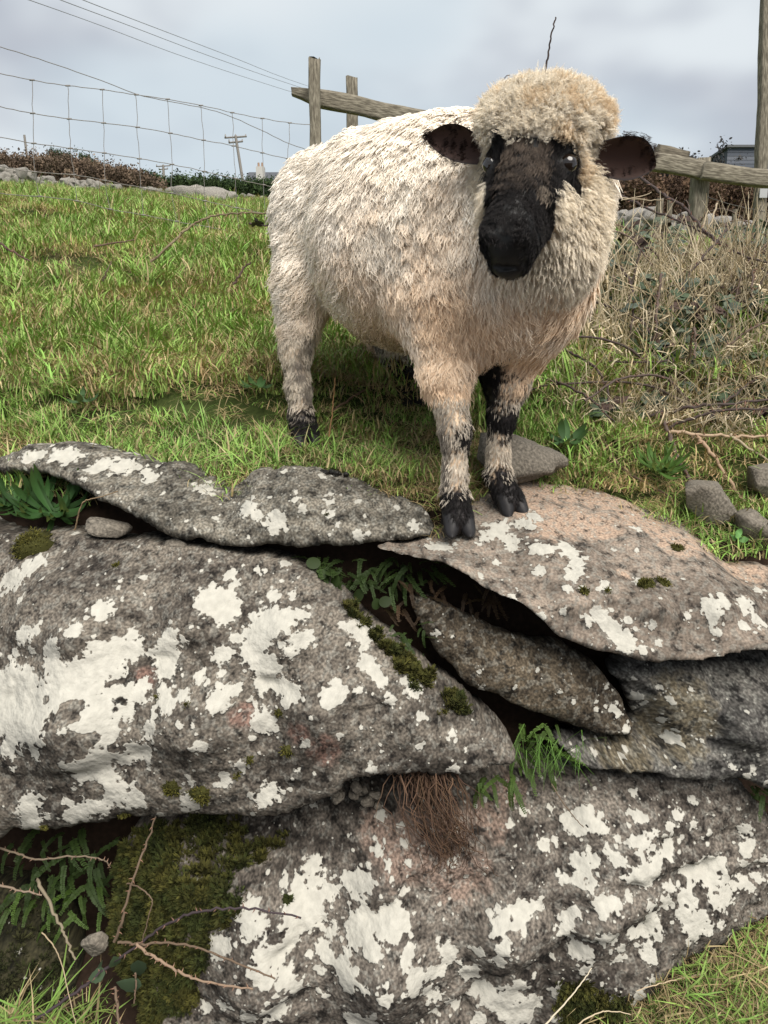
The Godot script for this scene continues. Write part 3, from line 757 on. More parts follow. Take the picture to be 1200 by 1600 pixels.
func head_place(p: Vector3) -> Vector3:
	var q := p - poll
	return Vector3(q.dot(muzzle_axis), q.dot(across_axis), q.dot(brow_axis))

const FACE_EDGE := [[0.05, -0.014], [0.106, -0.034], [0.126, 0.014], [0.142, 0.014], [0.162, -0.006], [0.180, -0.060], [0.20, -0.2]]

func is_face(h: Vector3, p: Vector3) -> bool:
	if h.x < 0.071 + 0.019 * smoothstep(0.040, 0.020, absf(h.y)) + patch_noise.get_noise_3dv(p) * 0.012: return false
	var low := -0.2
	for k in range(1, FACE_EDGE.size()):
		if h.x < FACE_EDGE[k][0]:
			low = lerpf(FACE_EDGE[k - 1][1], FACE_EDGE[k][1], (h.x - FACE_EDGE[k - 1][0]) / (FACE_EDGE[k][0] - FACE_EDGE[k - 1][0]))
			break
	return h.z > low + patch_noise.get_noise_3dv(p) * 0.012

func leg_dark(p: Vector3) -> float:
	# black lower legs and knee patches of a cross-bred lamb: how dark the short hair is here
	var edge := patch_noise.get_noise_3dv(p) * 0.03
	for k in FEET.size():
		var foot: Vector3 = FEET[k]
		if Vector2(p.x - foot.x, p.z - foot.z).length() < 0.10:
			var up := p.y - foot.y
			var knee: float = [0.146, 0.140, 0.30, 0.1][k]
			if up < [0.060, 0.056, 0.055, 0.05][k] + edge: return 1.0
			if k < 2 and absf(up - knee) < 0.026 + edge and (p.x - foot.x > -0.012 + edge if k == 0 else true): return 1.0
			if k == 1 and up > 0.17 and p.x < foot.x - 0.018: return 0.9
			if k == 3 and up < 0.09: return 0.9
	return 0.0

const FEET := [Vector3(0.127, 1.255, -1.297), Vector3(0.227, 1.276, -1.372), Vector3(-0.165, 1.376, -1.615), Vector3(0.062, 1.450, -1.800)]

func coat_color(p: Vector3, r: float) -> Color:
	# fleece: creamy above, rust tan on breast and forelegs, greyer on the rump, muddy under the belly
	var t := tint_noise.get_noise_3dv(p)
	var s := patch_noise.get_noise_3dv(p)
	var cream := Color(0.93, 0.85, 0.735)
	var tan_wool := Color(0.90, 0.665, 0.45)
	var grey := Color(0.90, 0.84, 0.75)
	var mud := Color(0.24, 0.17, 0.105)
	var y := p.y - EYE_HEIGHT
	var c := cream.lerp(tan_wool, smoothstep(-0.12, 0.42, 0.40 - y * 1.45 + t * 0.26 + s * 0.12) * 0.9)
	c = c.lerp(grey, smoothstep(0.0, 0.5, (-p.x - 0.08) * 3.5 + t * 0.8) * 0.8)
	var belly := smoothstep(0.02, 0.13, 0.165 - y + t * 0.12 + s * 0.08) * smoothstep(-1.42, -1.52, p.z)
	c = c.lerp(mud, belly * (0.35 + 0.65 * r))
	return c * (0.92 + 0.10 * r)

func make_sheep():
	var t0 := Time.get_ticks_msec()
	var body := Field.new(Vector3(-0.255, 2.062, -1.620) - Vector3(0.04, 0.95, 0.42), Vector3(0.328, 1.893, -1.180) + Vector3(0.06, 0.05, 0.08), 0.0125)
	var b := [
		[Vector3(0.003, 1.865, -1.740), Vector3(0.063, 1.758, -1.580), 0.172, 0.190, 0.05],
		[Vector3(0.063, 1.758, -1.580), Vector3(0.191, 1.701, -1.420), 0.188, 0.160, 0.05],
		[Vector3(0.016, 1.887, -1.700), Vector3(0.124, 1.817, -1.500), 0.155, 0.150, 0.06],
		[Vector3(-0.072, 1.895, -1.770), Vector3(0.016, 1.887, -1.700), 0.140, 0.150, 0.05],
		[Vector3(0.191, 1.701, -1.420), Vector3(0.219, 1.657, -1.345), 0.158, 0.108, 0.06],
		[Vector3(0.124, 1.801, -1.500), Vector3(0.249, 1.788, -1.290), 0.150, 0.105, 0.07],
		[Vector3(0.219, 1.657, -1.345), Vector3(0.241, 1.694, -1.250), 0.108, 0.082, 0.06],
		[Vector3(-0.139, 1.822, -1.700), Vector3(-0.158, 1.695, -1.670), 0.088, 0.058, 0.06],
		[Vector3(-0.158, 1.695, -1.670), Vector3(-0.187, 1.557, -1.660), 0.056, 0.030, 0.03],
		[Vector3(-0.187, 1.557, -1.660), Vector3(-0.181, 1.477, -1.645), 0.028, 0.021, 0.02],
		[Vector3(-0.181, 1.477, -1.645), Vector3(-0.174, 1.411, -1.630), 0.021, 0.022, 0.02],
		[Vector3(-0.174, 1.411, -1.630), FEET[2], 0.024, 0.027, 0.015],
		[Vector3(0.000, 1.703, -1.860), Vector3(0.027, 1.564, -1.840), 0.090, 0.040, 0.05],
		[Vector3(0.027, 1.564, -1.840), Vector3(0.048, 1.497, -1.820), 0.034, 0.026, 0.02],
		[Vector3(0.048, 1.497, -1.820), FEET[3], 0.025, 0.027, 0.02],
		[Vector3(0.112, 1.609, -1.390), Vector3(0.108, 1.503, -1.345), 0.081, 0.038, 0.06],
		[Vector3(0.108, 1.503, -1.345), Vector3(0.120, 1.407, -1.305), 0.034, 0.021, 0.03],
		[Vector3(0.122, 1.407, -1.305), Vector3(0.122, 1.336, -1.308), 0.021, 0.0165, 0.02],
		[Vector3(0.122, 1.336, -1.308), Vector3(0.122, 1.297, -1.308), 0.0165, 0.020, 0.015],
		[Vector3(0.122, 1.297, -1.308), FEET[0], 0.020, 0.0255, 0.015],
		[Vector3(0.238, 1.589, -1.430), Vector3(0.221, 1.492, -1.405), 0.075, 0.040, 0.05],
		[Vector3(0.221, 1.492, -1.405), Vector3(0.212, 1.428, -1.390), 0.033, 0.021, 0.02],
		[Vector3(0.212, 1.428, -1.390), Vector3(0.207, 1.367, -1.390), 0.021, 0.016, 0.02],
		[Vector3(0.207, 1.367, -1.390), Vector3(0.208, 1.320, -1.387), 0.016, 0.020, 0.015],
		[Vector3(0.208, 1.320, -1.387), FEET[1], 0.020, 0.025, 0.015],
	]
	for e in b: body.bone(e[0], e[1], e[2], e[3], e[4])
	var v := PackedVector3Array()
	var n := PackedVector3Array()
	var index := PackedInt32Array()
	var made := body.net(v, n, index)
	v = made[0]
	n = made[1]
	index = made[2]
	var body_count := index.size()
	# the head in a finer grid
	var axes := Basis(muzzle_axis, across_axis, brow_axis)
	var head := Field.new(Vector3(0.115, 1.979, -1.300) - Vector3(0.0, 0.38, 0.14), Vector3(0.339, 1.919, -1.150) + Vector3(0.01, 0.01, 0.26), 0.0037)
	head.egg(head_at(0.055, 0, -0.012), axes, Vector3(0.085, 0.060, 0.060), 0.02)
	head.bone(head_at(0.07, 0, 0.006), head_at(0.195, 0, 0.008), 0.048, 0.031, 0.02)
	head.bone(head_at(0.10, 0, -0.045), head_at(0.213, 0, -0.022), 0.044, 0.025, 0.03)
	head.egg(head_at(0.210, 0, -0.004), axes, Vector3(0.042, 0.0395, 0.034), 0.02)
	head.egg(head_at(0.231, 0, -0.030), axes, Vector3(0.023, 0.027, 0.018), 0.012)
	for side in [-1.0, 1.0]:
		head.bone(head_at(0.066, 0.038 * side, 0.028), head_at(0.078, 0.048 * side, 0.022), 0.013, 0.011, 0.015)
		head.egg(head_at(0.224, 0.019 * side, 0.020), axes, Vector3(0.018, 0.014, 0.013), 0.012)
		head.bone(head_at(0.10, 0.028 * side, -0.03), head_at(0.16, 0.022 * side, -0.020), 0.033, 0.026, 0.02)
		head.bone(head_at(0.108, 0.044 * side, 0.012), head_at(0.150, 0.038 * side, 0.010), 0.009, 0.008, 0.015)
		head.egg(head_at(0.094, 0.048 * side, 0.015), axes, Vector3(0.0185, 0.017, 0.0165), 0.008)
		head.egg(head_at(0.094, 0.0590 * side, 0.0215), axes, Vector3(0.0110, 0.0125, 0.0125), -1.0)
		head.bone(head_at(0.238, 0.010 * side, 0.034), head_at(0.224, 0.024 * side, 0.036), 0.0050, 0.0075, -1.0) # nostrils
	head.bone(head_at(0.250, -0.028, -0.018), head_at(0.252, 0.028, -0.018), 0.0048, 0.0048, -1.0) # mouth
	head.bone(head_at(0.256, 0.0, 0.010), head_at(0.238, 0.0, 0.031), 0.0040, 0.0034, -1.0)
	head.egg(Vector3(0.234, 1.861, -1.205), Basis(across_axis, Vector3.UP, across_axis.cross(Vector3.UP)).orthonormalized(), Vector3(0.090, 0.052, 0.085), 0.012)
	head.egg(head_at(0.046, 0.0, 0.048), axes, Vector3(0.034, 0.064, 0.026), 0.03)
	head.bone(Vector3(0.272, 1.749, -1.205), Vector3(0.263, 1.698, -1.205), 0.056, 0.058, 0.02)
	head.bone(Vector3(0.195, 1.784, -1.270), Vector3(0.197, 1.717, -1.270), 0.056, 0.054, 0.02)
	head.bone(Vector3(0.243, 1.791, -1.260), Vector3(0.241, 1.685, -1.250), 0.085, 0.078, 0.03)
	made = head.net(v, n, index)
	v = made[0]
	n = made[1]
	index = made[2]
	var head_count := index.size()
	# colours of hair under the fleece
	var c := PackedColorArray()
	c.resize(v.size())
	for i in v.size():
		var p := v[i]
		var h := head_place(p)
		if is_face(h, p) and h.length() < 0.32:
			c[i] = Color(0.009, 0.008, 0.008)
		elif leg_dark(p) > 0.5:
			c[i] = Color(0.016, 0.014, 0.014)
		else:
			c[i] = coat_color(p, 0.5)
	# ears: cupped leaves, pale edged outside, dark within
	for ear in [[Vector3(0.144, 1.829, -1.215), Vector3(0.060, 1.852, -1.235), 0.0285, -1.0], [Vector3(0.304, 1.812, -1.165), Vector3(0.397, 1.797, -1.185), 0.0345, 1.0]]:
		var from: Vector3 = ear[0]
		var to: Vector3 = ear[1]
		var along := (to - from).normalized()
		var toward := (Vector3(0, EYE_HEIGHT, 0) - from).normalized() + Vector3(0.1 * ear[3], -0.25, 0)
		toward = (toward - along * along.dot(toward)).normalized()
		var up := toward.cross(along) * (1.0 if toward.cross(along).y > 0.0 else -1.0)
		for face in [1.0, -1.0]:
			var first := v.size()
			for i in 15:
				var t := i / 14.0
				var half: float = ear[2] * maxf(0.03, (0.60 + 1.25 * t - 1.15 * t * t) * pow(maxf(0.0, 1.0 - pow(t, 3.2)), 0.75))
				for j in 11:
					var s := j / 5.0 - 1.0
					var edge := 1.0 - s * s
					var cup := 0.5 * half * (s * s) + 0.010 * (1.0 - t) * s * s
					var q := from.lerp(to, t) + up * half * sin(s * 1.35) / sin(1.35) + toward * (cup - 0.008) + along * 0.0
					q += up * 0.006 * sin(t * PI)
					q += toward * face * 0.0028 * edge * (1.0 - pow(t, 6.0))
					v.append(q)
					n.append((toward * face - up * s * 0.7 * face).normalized())
					c.append(Color(0.055, 0.028, 0.021) if face > 0.0 and edge > 0.25 else Color(0.014, 0.011, 0.011))
			for i in 14:
				for j in 10:
					var a := first + i * 11 + j
					if face * ear[3] > 0.0: index.append_array([a, a + 1, a + 11, a + 1, a + 12, a + 11])
					else: index.append_array([a, a + 11, a + 1, a + 1, a + 11, a + 12])
	var lamb := thing("sheep", "cream woolled lamb with black face and ears standing on the stone wall", "sheep", FEET[0] - Vector3(0, 0.02, 0))
	var skin := plain(Color.WHITE, 0.55, true)
	skin.metallic_specular = 0.4
	part("body", mesh_of(v, n, index, c), skin, lamb)
	# eyes
	for side in [-1.0, 1.0]:
		var ball := SphereMesh.new()
		ball.radius = 0.0132
		ball.height = 0.0264
		ball.radial_segments = 24
		ball.rings = 14
		var eye_material := plain(lin(0.012, 0.008, 0.006), 0.08)
		eye_material.clearcoat_enabled = true
		eye_material.clearcoat = 1.0
		eye_material.clearcoat_roughness = 0.03
		var eye := part("eye", ball, eye_material, lamb, false)
		eye.position = head_at(0.096, 0.0535 * side, 0.0195) - lamb.position
	# two-toed hooves
	var horn := plain(lin(0.020, 0.019, 0.020), 0.45)
	for k in 4:
		var foot: Vector3 = FEET[k]
		var ahead: Vector3 = [Vector3(0.10, 0, 1), Vector3(0.35, 0, 1), Vector3(0.35, 0, 1), Vector3(0.3, 0, 1)][k].normalized()
		var aside := ahead.cross(Vector3.UP)
		var hoof := Bag.new()
		for toe in [-1.0, 1.0]:
			var base: Vector3 = foot + aside * 0.0135 * toe + Vector3(0, 0.004, 0)
			var path := [base + ahead * -0.006 + Vector3(0, 0.012, 0), base + ahead * 0.004 + Vector3(0, 0.002, 0), base + ahead * 0.014 + Vector3(0, -0.010, 0), base + ahead * 0.023 + aside * toe * 0.002 + Vector3(0, -0.020, 0), base + ahead * 0.030 + aside * toe * 0.002 + Vector3(0, -0.026, 0)]
			hoof.tube(smooth_path(path, 4), [0.0135, 0.0137, 0.0139, 0.0140, 0.0142, 0.0142, 0.0142, 0.014, 0.0138, 0.0135, 0.013, 0.012, 0.011, 0.0095, 0.008, 0.006, 0.003], 12)
		part("hoof", hoof.mesh(), horn, lamb)
	print("body ", Time.get_ticks_msec() - t0, " ms, ", index.size() / 3, " faces")
	grow_fleece(lamb, v, n, index, body_count, head_count)
	print("fleece ", Time.get_ticks_msec() - t0, " ms")

func lock_mesh(locks: int, area: Vector3, strands: int, steps: int, spread: float, thick: float, wave: float, curl: float, lift: float, lock_seed: int) -> ArrayMesh:
	# a few locks side by side: the strands of each part at the root and gather to a point, one unit long
	var r := RandomNumberGenerator.new()
	r.seed = lock_seed
	var bag := Bag.new()
	for lock in locks:
		var root := Vector3(r.randf_range(-1, 1), r.randf_range(-1, 1), r.randf_range(-1, 1)) * area
		var lean := Vector3(r.randfn() * 0.08, 0, r.randfn() * 0.05)
		var phase_of_lock := r.randf() * TAU
		var tone := 0.90 + 0.12 * r.randf()
		var long := 0.75 + 0.4 * r.randf()
		for k in strands:
			var a := r.randf() * TAU
			var off := Vector3(cos(a), 0, sin(a)) * spread * sqrt(r.randf())
			var phase := r.randf() * TAU if curl > 0.0 else phase_of_lock + r.randf() * 0.9
			var turns := 1.7 + r.randf() * 0.7
			var reach := long * (0.85 + r.randf() * 0.2)
			var path := []
			var radii := []
			for i in steps + 1:
				var t := float(i) / steps
				var p := root + off * (1.0 - 0.75 * t) + Vector3(0, t * reach, 0) + lean * t
				p.z += lift * sin(t * PI * 0.8) - 0.04 * t
				p.x += wave * sin(t * TAU * turns + phase) * (0.35 + 0.65 * t)
				p += Vector3(cos(t * TAU * turns * 1.1 + phase), 0.0, sin(t * TAU * turns * 1.1 + phase)) * curl * minf(1.0, t * 2.5)
				path.append(p)
				radii.append(thick * (1.0 - 0.85 * t * t))
			bag.tube(path, radii, 4 if thick > 0.03 else 3, Color.WHITE * tone * (0.94 + 0.12 * r.randf()), false)
	return bag.mesh()

func grow_fleece(lamb: Node3D, v: PackedVector3Array, n: PackedVector3Array, index: PackedInt32Array, body_count: int, head_count: int):
	var sums := PackedFloat32Array()
	var total := 0.0
	for t in range(0, index.size(), 3):
		total += (v[index[t + 1]] - v[index[t]]).cross(v[index[t + 2]] - v[index[t]]).length() * (1.0 if t < body_count else 1.0)
		sums.append(total)
	print("skin area ", total * 0.5)
	var wool := []
	for k in 4: wool.append([[] as Array[Transform3D], PackedColorArray()])
	var curls := []
	for k in 3: curls.append([[] as Array[Transform3D], PackedColorArray()])
	var spikes := [[] as Array[Transform3D], PackedColorArray()]
	var hairs := [[] as Array[Transform3D], PackedColorArray()]
	var coat := [[] as Array[Transform3D], PackedColorArray()]
	var rear := (Vector3(-0.030, 1.847, -1.740) - Vector3(0.196, 1.683, -1.420)).normalized()
	var count := 34000
	for k in count:
		var t := mini(sums.bsearch(rng.randf() * total), sums.size() - 1)
		var a := index[t * 3]
		var b := index[t * 3 + 1]
		var c := index[t * 3 + 2]
		var u := rng.randf()
		var w := rng.randf()
		if u + w > 1.0:
			u = 1.0 - u
			w = 1.0 - w
		var p := v[a] + (v[b] - v[a]) * u + (v[c] - v[a]) * w
		var m := (n[a] * (1.0 - u - w) + n[b] * u + n[c] * w).normalized()
		var h := head_place(p)
		var in_head := t * 3 >= body_count and t * 3 < head_count
		var in_ear := t * 3 >= head_count
		var shake := Vector3(rng.randfn(), rng.randfn(), rng.randfn())
		var r := rng.randf()
		if not in_head and not in_ear and h.x > 0.0 and h.z > -0.09 and absf(h.y) < 0.07 and h.length() < 0.27: continue
		if in_ear:
			continue
		if in_head and is_face(h, p):
			continue
		var dark := leg_dark(p + shake * 0.011)
		var foot := 1e9
		var leg_up := 0.0
		for f in FEET.size():
			var near := Vector2(p.x - FEET[f].x, p.z - FEET[f].z).length()
			if near < foot:
				foot = near
				leg_up = p.y - FEET[f].y
		var leg := not in_head and foot < 0.10 and leg_up < 0.26
		if leg and (dark > 0.5 or leg_up < 0.215):
			# short hair of the legs
			var d := (Vector3.DOWN - m * m.dot(Vector3.DOWN) + m * 0.35 + shake * 0.16).normalized()
			if leg_up < 0.0: continue
			coat[0].append(placed(p, d, m, (0.006 if dark > 0.5 else 0.009) + 0.005 * r, 0.013))
			var white := Color(0.74, 0.655, 0.54).lerp(Color(0.10, 0.085, 0.075), 0.75 * smoothstep(-0.05, 0.4, tint_noise.get_noise_3dv(p * Vector3(6.0, 1.2, 6.0))))
			coat[1].append(Color(0.017, 0.015, 0.015) if dark > 0.5 else white * (0.75 + 0.5 * r))
			continue
		if in_head and h.x < 0.105 and h.z > -0.03 or in_head and p.y > poll.y - 0.045 and h.x < 0.06:
			# curled cap
			var d := (m + shake * 0.45 + Vector3.DOWN * 0.15).normalized()
			var kind := rng.randi() % 3
			var e := Vector3(shake.z, shake.x, shake.y)
			curls[kind][0].append(placed(p - m * 0.004, d, e, 0.015 + 0.009 * r, 0.017))
			var light := Color(0.93, 0.845, 0.70).lerp(Color(0.84, 0.68, 0.48), smoothstep(0.0, 0.35, patch_noise.get_noise_3dv(p) + (p.x - poll.x) * 2.0))
			curls[kind][1].append(light * (0.82 + 0.28 * r))
			continue
		if in_head:
			# short dense cheek wool
			var d := (m * 0.8 + Vector3.DOWN * 0.75 + shake * 0.25).normalized()
			curls[2][0].append(placed(p - m * 0.004, d, m, 0.015 + 0.008 * r, 0.016))
			curls[2][1].append(Color(0.96, 0.87, 0.72) * (0.88 + 0.2 * r))
			continue
		var breast := smoothstep(-1.50, -1.36, p.z)
		var flow := Vector3.DOWN * lerpf(0.7, 0.95, breast) + rear * 0.62 * (1.0 - breast)
		flow += Vector3(streak_noise.get_noise_3dv(p * 0.25), 0, streak_noise.get_noise_3dv(p * 0.25 + Vector3.ONE)) * 0.5
		flow = flow - m * m.dot(flow)
		var d := (flow.normalized() + m * (0.11 + 0.09 * r) + shake * 0.09).normalized()
		var length := lerpf(0.031, 0.027, breast) + 0.011 * r
		var kind := rng.randi() % 4
		if leg: length *= 0.8
		if m.y > 0.78 and r > 0.80 and p.z < -1.48:
			spikes[0].append(placed(p - m * 0.004, (Vector3.UP + rear * 0.3 + shake * 0.22).normalized(), shake, 0.040 + 0.026 * rng.randf(), 0.040))
			spikes[1].append(Color(0.95, 0.90, 0.82) * (0.9 + 0.1 * rng.randf()))
		wool[kind][0].append(placed(p - m * 0.003, d, m, length, length))
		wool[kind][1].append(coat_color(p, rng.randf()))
	# short black hair over the face and lower legs, laid along the muzzle
	for k in 9000:
		var t := body_count / 3 + rng.randi() % ((index.size() - body_count) / 3)
		var a := index[t * 3]
		var p := v[a].lerp(v[index[t * 3 + 1]], rng.randf()).lerp(v[index[t * 3 + 2]], rng.randf() * 0.6)
		var m := n[a]
		var h := head_place(p)
		var r := rng.randf()
		var shake := Vector3(rng.randfn(), rng.randfn(), rng.randfn())
		var in_ear := t * 3 >= head_count
		if not in_ear and (not is_face(h, p) or h.x > 0.236 + 0.01 * r): continue
		if not in_ear and minf(h.distance_to(Vector3(0.094, 0.060, 0.022)), h.distance_to(Vector3(0.094, -0.060, 0.022))) < 0.0175: continue
		var d := muzzle_axis if not in_ear else across_axis * signf(h.y) + Vector3.DOWN * 0.3
		d = (d - m * m.dot(d)).normalized() + m * (0.30 if not in_ear else 0.5) + shake * 0.12
		var tone := Color(0.014, 0.012, 0.012)
		if in_ear: tone = Color(0.040, 0.022, 0.017)
		if in_ear and r > 0.4: continue
		elif h.x < 0.17 and absf(h.y) < 0.036: tone = tone.lerp(Color(0.20, 0.155, 0.120), clampf((0.165 - h.x) * 8.0 + patch_noise.get_noise_3dv(p * 2.0) * 0.35 + rng.randfn() * 0.15, 0.0, 0.85))
		if not in_ear and Vector2((h.x - 0.150) * 0.6, h.y - 0.036).length() < 0.007: tone = Color(0.20, 0.165, 0.13)
		hairs[0].append(placed(p - m * 0.0015, d.normalized(), m, (0.0045 if h.x > 0.20 else 0.006 if h.x > 0.16 or in_ear else 0.011) + 0.003 * r, 0.010))
		hairs[1].append(tone * (0.6 + 0.8 * r))
	var wool_look := plain(Color.WHITE, 0.8, true)
	wool_look.metallic_specular = 0.3
	var hair_look := plain(Color.WHITE, 0.62, true)
	hair_look.metallic_specular = 0.35
	for k in 4:
		copies("fleece" if k == 0 else "fleece_%03d" % k, lock_mesh(16, Vector3(0.40, 0.40, 0.03), 2, 7, 0.036, 0.036, 0.055 + 0.012 * k, 0.0, 0.065, 400 + k), wool_look, wool[k][0], wool[k][1], lamb)
	for k in 3:
		copies("curl" if k == 0 else "curl_%03d" % k, lock_mesh(7, Vector3(0.5, 0.15, 0.5), 5, 8, 0.16, 0.022, 0.03, 0.13 + 0.03 * k if k < 2 else 0.05, 0.06, 420 + k), wool_look, curls[k][0], curls[k][1], lamb)
	copies("wet_spike", lock_mesh(2, Vector3(0.18, 0.05, 0.18), 6, 5, 0.10, 0.020, 0.012, 0.0, 0.05, 430), wool_look, spikes[0], spikes[1], lamb)
	copies("leg_hair", lock_mesh(7, Vector3(0.5, 0.5, 0.1), 5, 4, 0.16, 0.018, 0.03, 0.0, 0.12, 440), hair_look, coat[0], coat[1], lamb)
	copies("face_hair", lock_mesh(14, Vector3(0.8, 0.8, 0.1), 3, 3, 0.2, 0.026, 0.0, 0.0, 0.12, 441), hair_look, hairs[0], hairs[1], lamb)
	for child in lamb.get_children(): if child is MultiMeshInstance3D: child.set_meta("kind", "stuff")

func placed(p: Vector3, along: Vector3, out: Vector3, length: float, width: float) -> Transform3D:
	var side := along.cross(out).normalized()
	if side.length_squared() < 0.5: side = along.cross(Vector3.RIGHT).normalized()
	return Transform3D(Basis(side * width, along * length, side.cross(along) * width), p)

# ---------------------------------------------------------------- grass
func tuft_mesh(blades: int, height: float, spread: float, width: float, lean: float, tuft_seed: int, dry: float) -> ArrayMesh:
	var r := RandomNumberGenerator.new()
	r.seed = tuft_seed
	var bag := Bag.new()
	for k in blades:
		var a := r.randf() * TAU
		var root := Vector3(cos(a), 0, sin(a)) * spread * sqrt(r.randf())
		var turn := r.randf() * TAU
		var out := Vector3(cos(turn), 0, sin(turn))
		var side := Vector3(-sin(turn), 0, cos(turn))
		var h := height * (0.45 + 0.75 * r.randf())
		var bend := lean * (0.25 + r.randf())
		var w := width * (0.6 + 0.6 * r.randf())
		var path := []
		for i in 5:
			var t := i / 4.0
			path.append(root + Vector3(0, -0.01, 0) + Vector3.UP * h * (t - 0.32 * bend * t * t) + out * h * bend * t * t)
		var old := r.randf() < dry
		var c := Color(0.175, 0.318, 0.062) if not old else Color(0.43, 0.345, 0.19)
		c = c.lerp(Color(0.295, 0.390, 0.105) if not old else Color(0.26, 0.19, 0.09), r.randf())
		bag.ribbon(path, [w * 0.8, w, w * 0.95, w * 0.65, w * 0.06], side, c * (0.75 + 0.5 * r.randf()))
	return bag.mesh()

const WALL_EDGE := [[-2.0, 1.44], [-0.4, 1.435], [0.0, 1.405], [0.08, 1.365], [0.15, 1.37], [0.2, 1.43], [0.25, 1.475], [0.36, 1.49], [0.5, 1.45], [0.6, 1.38], [0.75, 1.35], [1.2, 1.32], [3.0, 1.3]]

func wall_edge(x: float) -> float:
	for k in range(1, WALL_EDGE.size()):
		if x < WALL_EDGE[k][0]:
			return lerpf(WALL_EDGE[k - 1][1], WALL_EDGE[k][1], clampf((x - WALL_EDGE[k - 1][0]) / (WALL_EDGE[k][0] - WALL_EDGE[k - 1][0]), 0.0, 1.0))
	return 1.3

func bare(x: float, d: float) -> bool:
	# earth showing through: scrapes in the little step of the bank and behind the slab
	for q in [[Vector3(-0.455, 1.474, -1.800), 0.065], [Vector3(-0.312, 1.434, -1.760), 0.06], [Vector3(-0.693, 1.426, -1.750), 0.045], [Vector3(0.359, 1.298, -1.530), 0.02], [Vector3(0.455, 1.268, -1.500), 0.02]]:
		if Vector2(x - q[0].x, (d + q[0].z) * 0.8).length() < q[1] * (1.0 + 0.5 * lump_noise.get_noise_2d(x * 3.0, d * 3.0)): return true
	return false

func make_grass():
	var look := plain(Color.WHITE, 0.62, true)
	look.metallic_specular = 0.35
	look.backlight_enabled = true
	look.backlight = Color(0.4, 0.45, 0.25)
	var patch := noise_of(91, 2.2, 3)
	var small := noise_of(92, 9.0, 2)
	var kinds := [tuft_mesh(120, 0.052, 0.10, 0.0016, 1.0, 1, 0.26), tuft_mesh(120, 0.062, 0.10, 0.0017, 0.95, 2, 0.36), tuft_mesh(120, 0.040, 0.10, 0.0018, 1.3, 3, 0.4), tuft_mesh(110, 0.045, 0.11, 0.0013, 2.1, 4, 0.85), tuft_mesh(70, 0.105, 0.07, 0.0021, 1.0, 5, 0.25)]
	var lists := []
	for k in kinds.size(): lists.append([[] as Array[Transform3D], PackedColorArray()])
	# near turf, then the field in ever larger tufts
	for band in [[1.34, 2.3, 3400, 0.9], [2.3, 4.2, 3400, 1.0], [4.2, 9.0, 3900, 1.4], [9.0, 20.0, 4800, 1.8], [20.0, 44.0, 5200, 2.4]]:
		for k in int(band[2]):
			var d := lerpf(band[0], band[1], rng.randf())
			var x := (rng.randf() * 2.0 - 1.0) * (0.42 + d * 0.70)
			if d < wall_edge(x) + 0.006 * rng.randf() or bare(x, d): continue
			var p := patch.get_noise_2d(x, d) + 0.5 * small.get_noise_2d(x, d)
			var kind := 0 if rng.randf() < 0.5 else 1
			var size: float = band[3] * (0.75 + 0.5 * rng.randf())
			var trod := 1.0 - smoothstep(1.62, 1.95, d)
			if p > 0.06 - 0.14 * trod and rng.randf() < 0.72 or rng.randf() < 0.14: kind = 3
			elif trod > rng.randf() * 1.3: kind = 2
			elif p < -0.12 and rng.randf() < 0.35: kind = 4
			var scrub := smoothstep(0.35, 0.6, x) * smoothstep(1.75, 2.0, d) * (1.0 - smoothstep(3.2, 4.0, d))
			if scrub > rng.randf() * 1.15:
				if rng.randf() < 0.55: kind = 3
				else: kind = 4
			if trod > 0.3: size *= 0.75
			var up := Vector3(rng.randfn() * 0.16, 1, rng.randfn() * 0.16 + 0.12).normalized()
			var turn := Basis(Quaternion(Vector3.UP, up)) * Basis(Vector3.UP, rng.randf() * TAU)
			lists[kind][0].append(Transform3D(turn.scaled(Vector3.ONE * size), Vector3(x, land(x, -d) - 0.004, -d)))
			var shade := 0.8 + 0.4 * rng.randf()
			lists[kind][1].append(Color(shade * (1.0 + 0.15 * p), shade, shade))
	# the verge at the foot of the wall
	for spot in [[Vector3(0.493, 0.572, -0.930), 0.10, 60], [Vector3(0.585, 0.590, -1.000), 0.07, 40], [Vector3(-0.506, 0.519, -0.930), 0.08, 36]]:
		for k in int(spot[2]):
			var q: Vector3 = spot[0] + Vector3(rng.randfn(), 0, rng.randfn() * 0.6) * spot[1] * 0.6
			var kind: int = [3, 3, 3, 3, 1][rng.randi() % 5] if spot[0].x > 0.0 else [0, 4, 1][rng.randi() % 3]
			var turn := Basis(Quaternion(Vector3.UP, Vector3(rng.randfn() * 0.25, 1, rng.randfn() * 0.2 + 0.2).normalized())) * Basis(Vector3.UP, rng.randf() * TAU)
			lists[kind][0].append(Transform3D(turn.scaled(Vector3.ONE * (0.5 + 0.35 * rng.randf())), Vector3(q.x, land(q.x, q.z) - 0.004, q.z)))
			lists[kind][1].append(Color.WHITE * (0.6 + 0.3 * rng.randf()))
	var called := ["grass", "grass", "grass", "dry_grass", "tall_grass"]
	var labels := ["short bright green pasture grass covering the hillside", "leafy green grass blades of the hillside pasture", "cropped and trodden turf just behind the top stones", "straw coloured dead grass matted into the pasture", "longer tussock grass standing out of the pasture"]
	for k in kinds.size():
		var o := copies(numbered(called[k], null), kinds[k], look, lists[k][0], lists[k][1], self)
		tag(o, labels[k], "grass", "", "stuff")

# ---------------------------------------------------------------- fences
func wood_look(noise_seed: int, dark: Color, pale: Color) -> StandardMaterial3D:
	var m := plain(Color.WHITE, 0.9)
	var t := grain_texture(512, noise_seed, dark, pale, 0.02)
	m.albedo_texture = t
	m.uv1_triplanar = true
	m.uv1_scale = Vector3(1.4, 9.0, 9.0)
	m.heightmap_enabled = true
	m.heightmap_texture = t
	m.heightmap_scale = 0.5
	return m

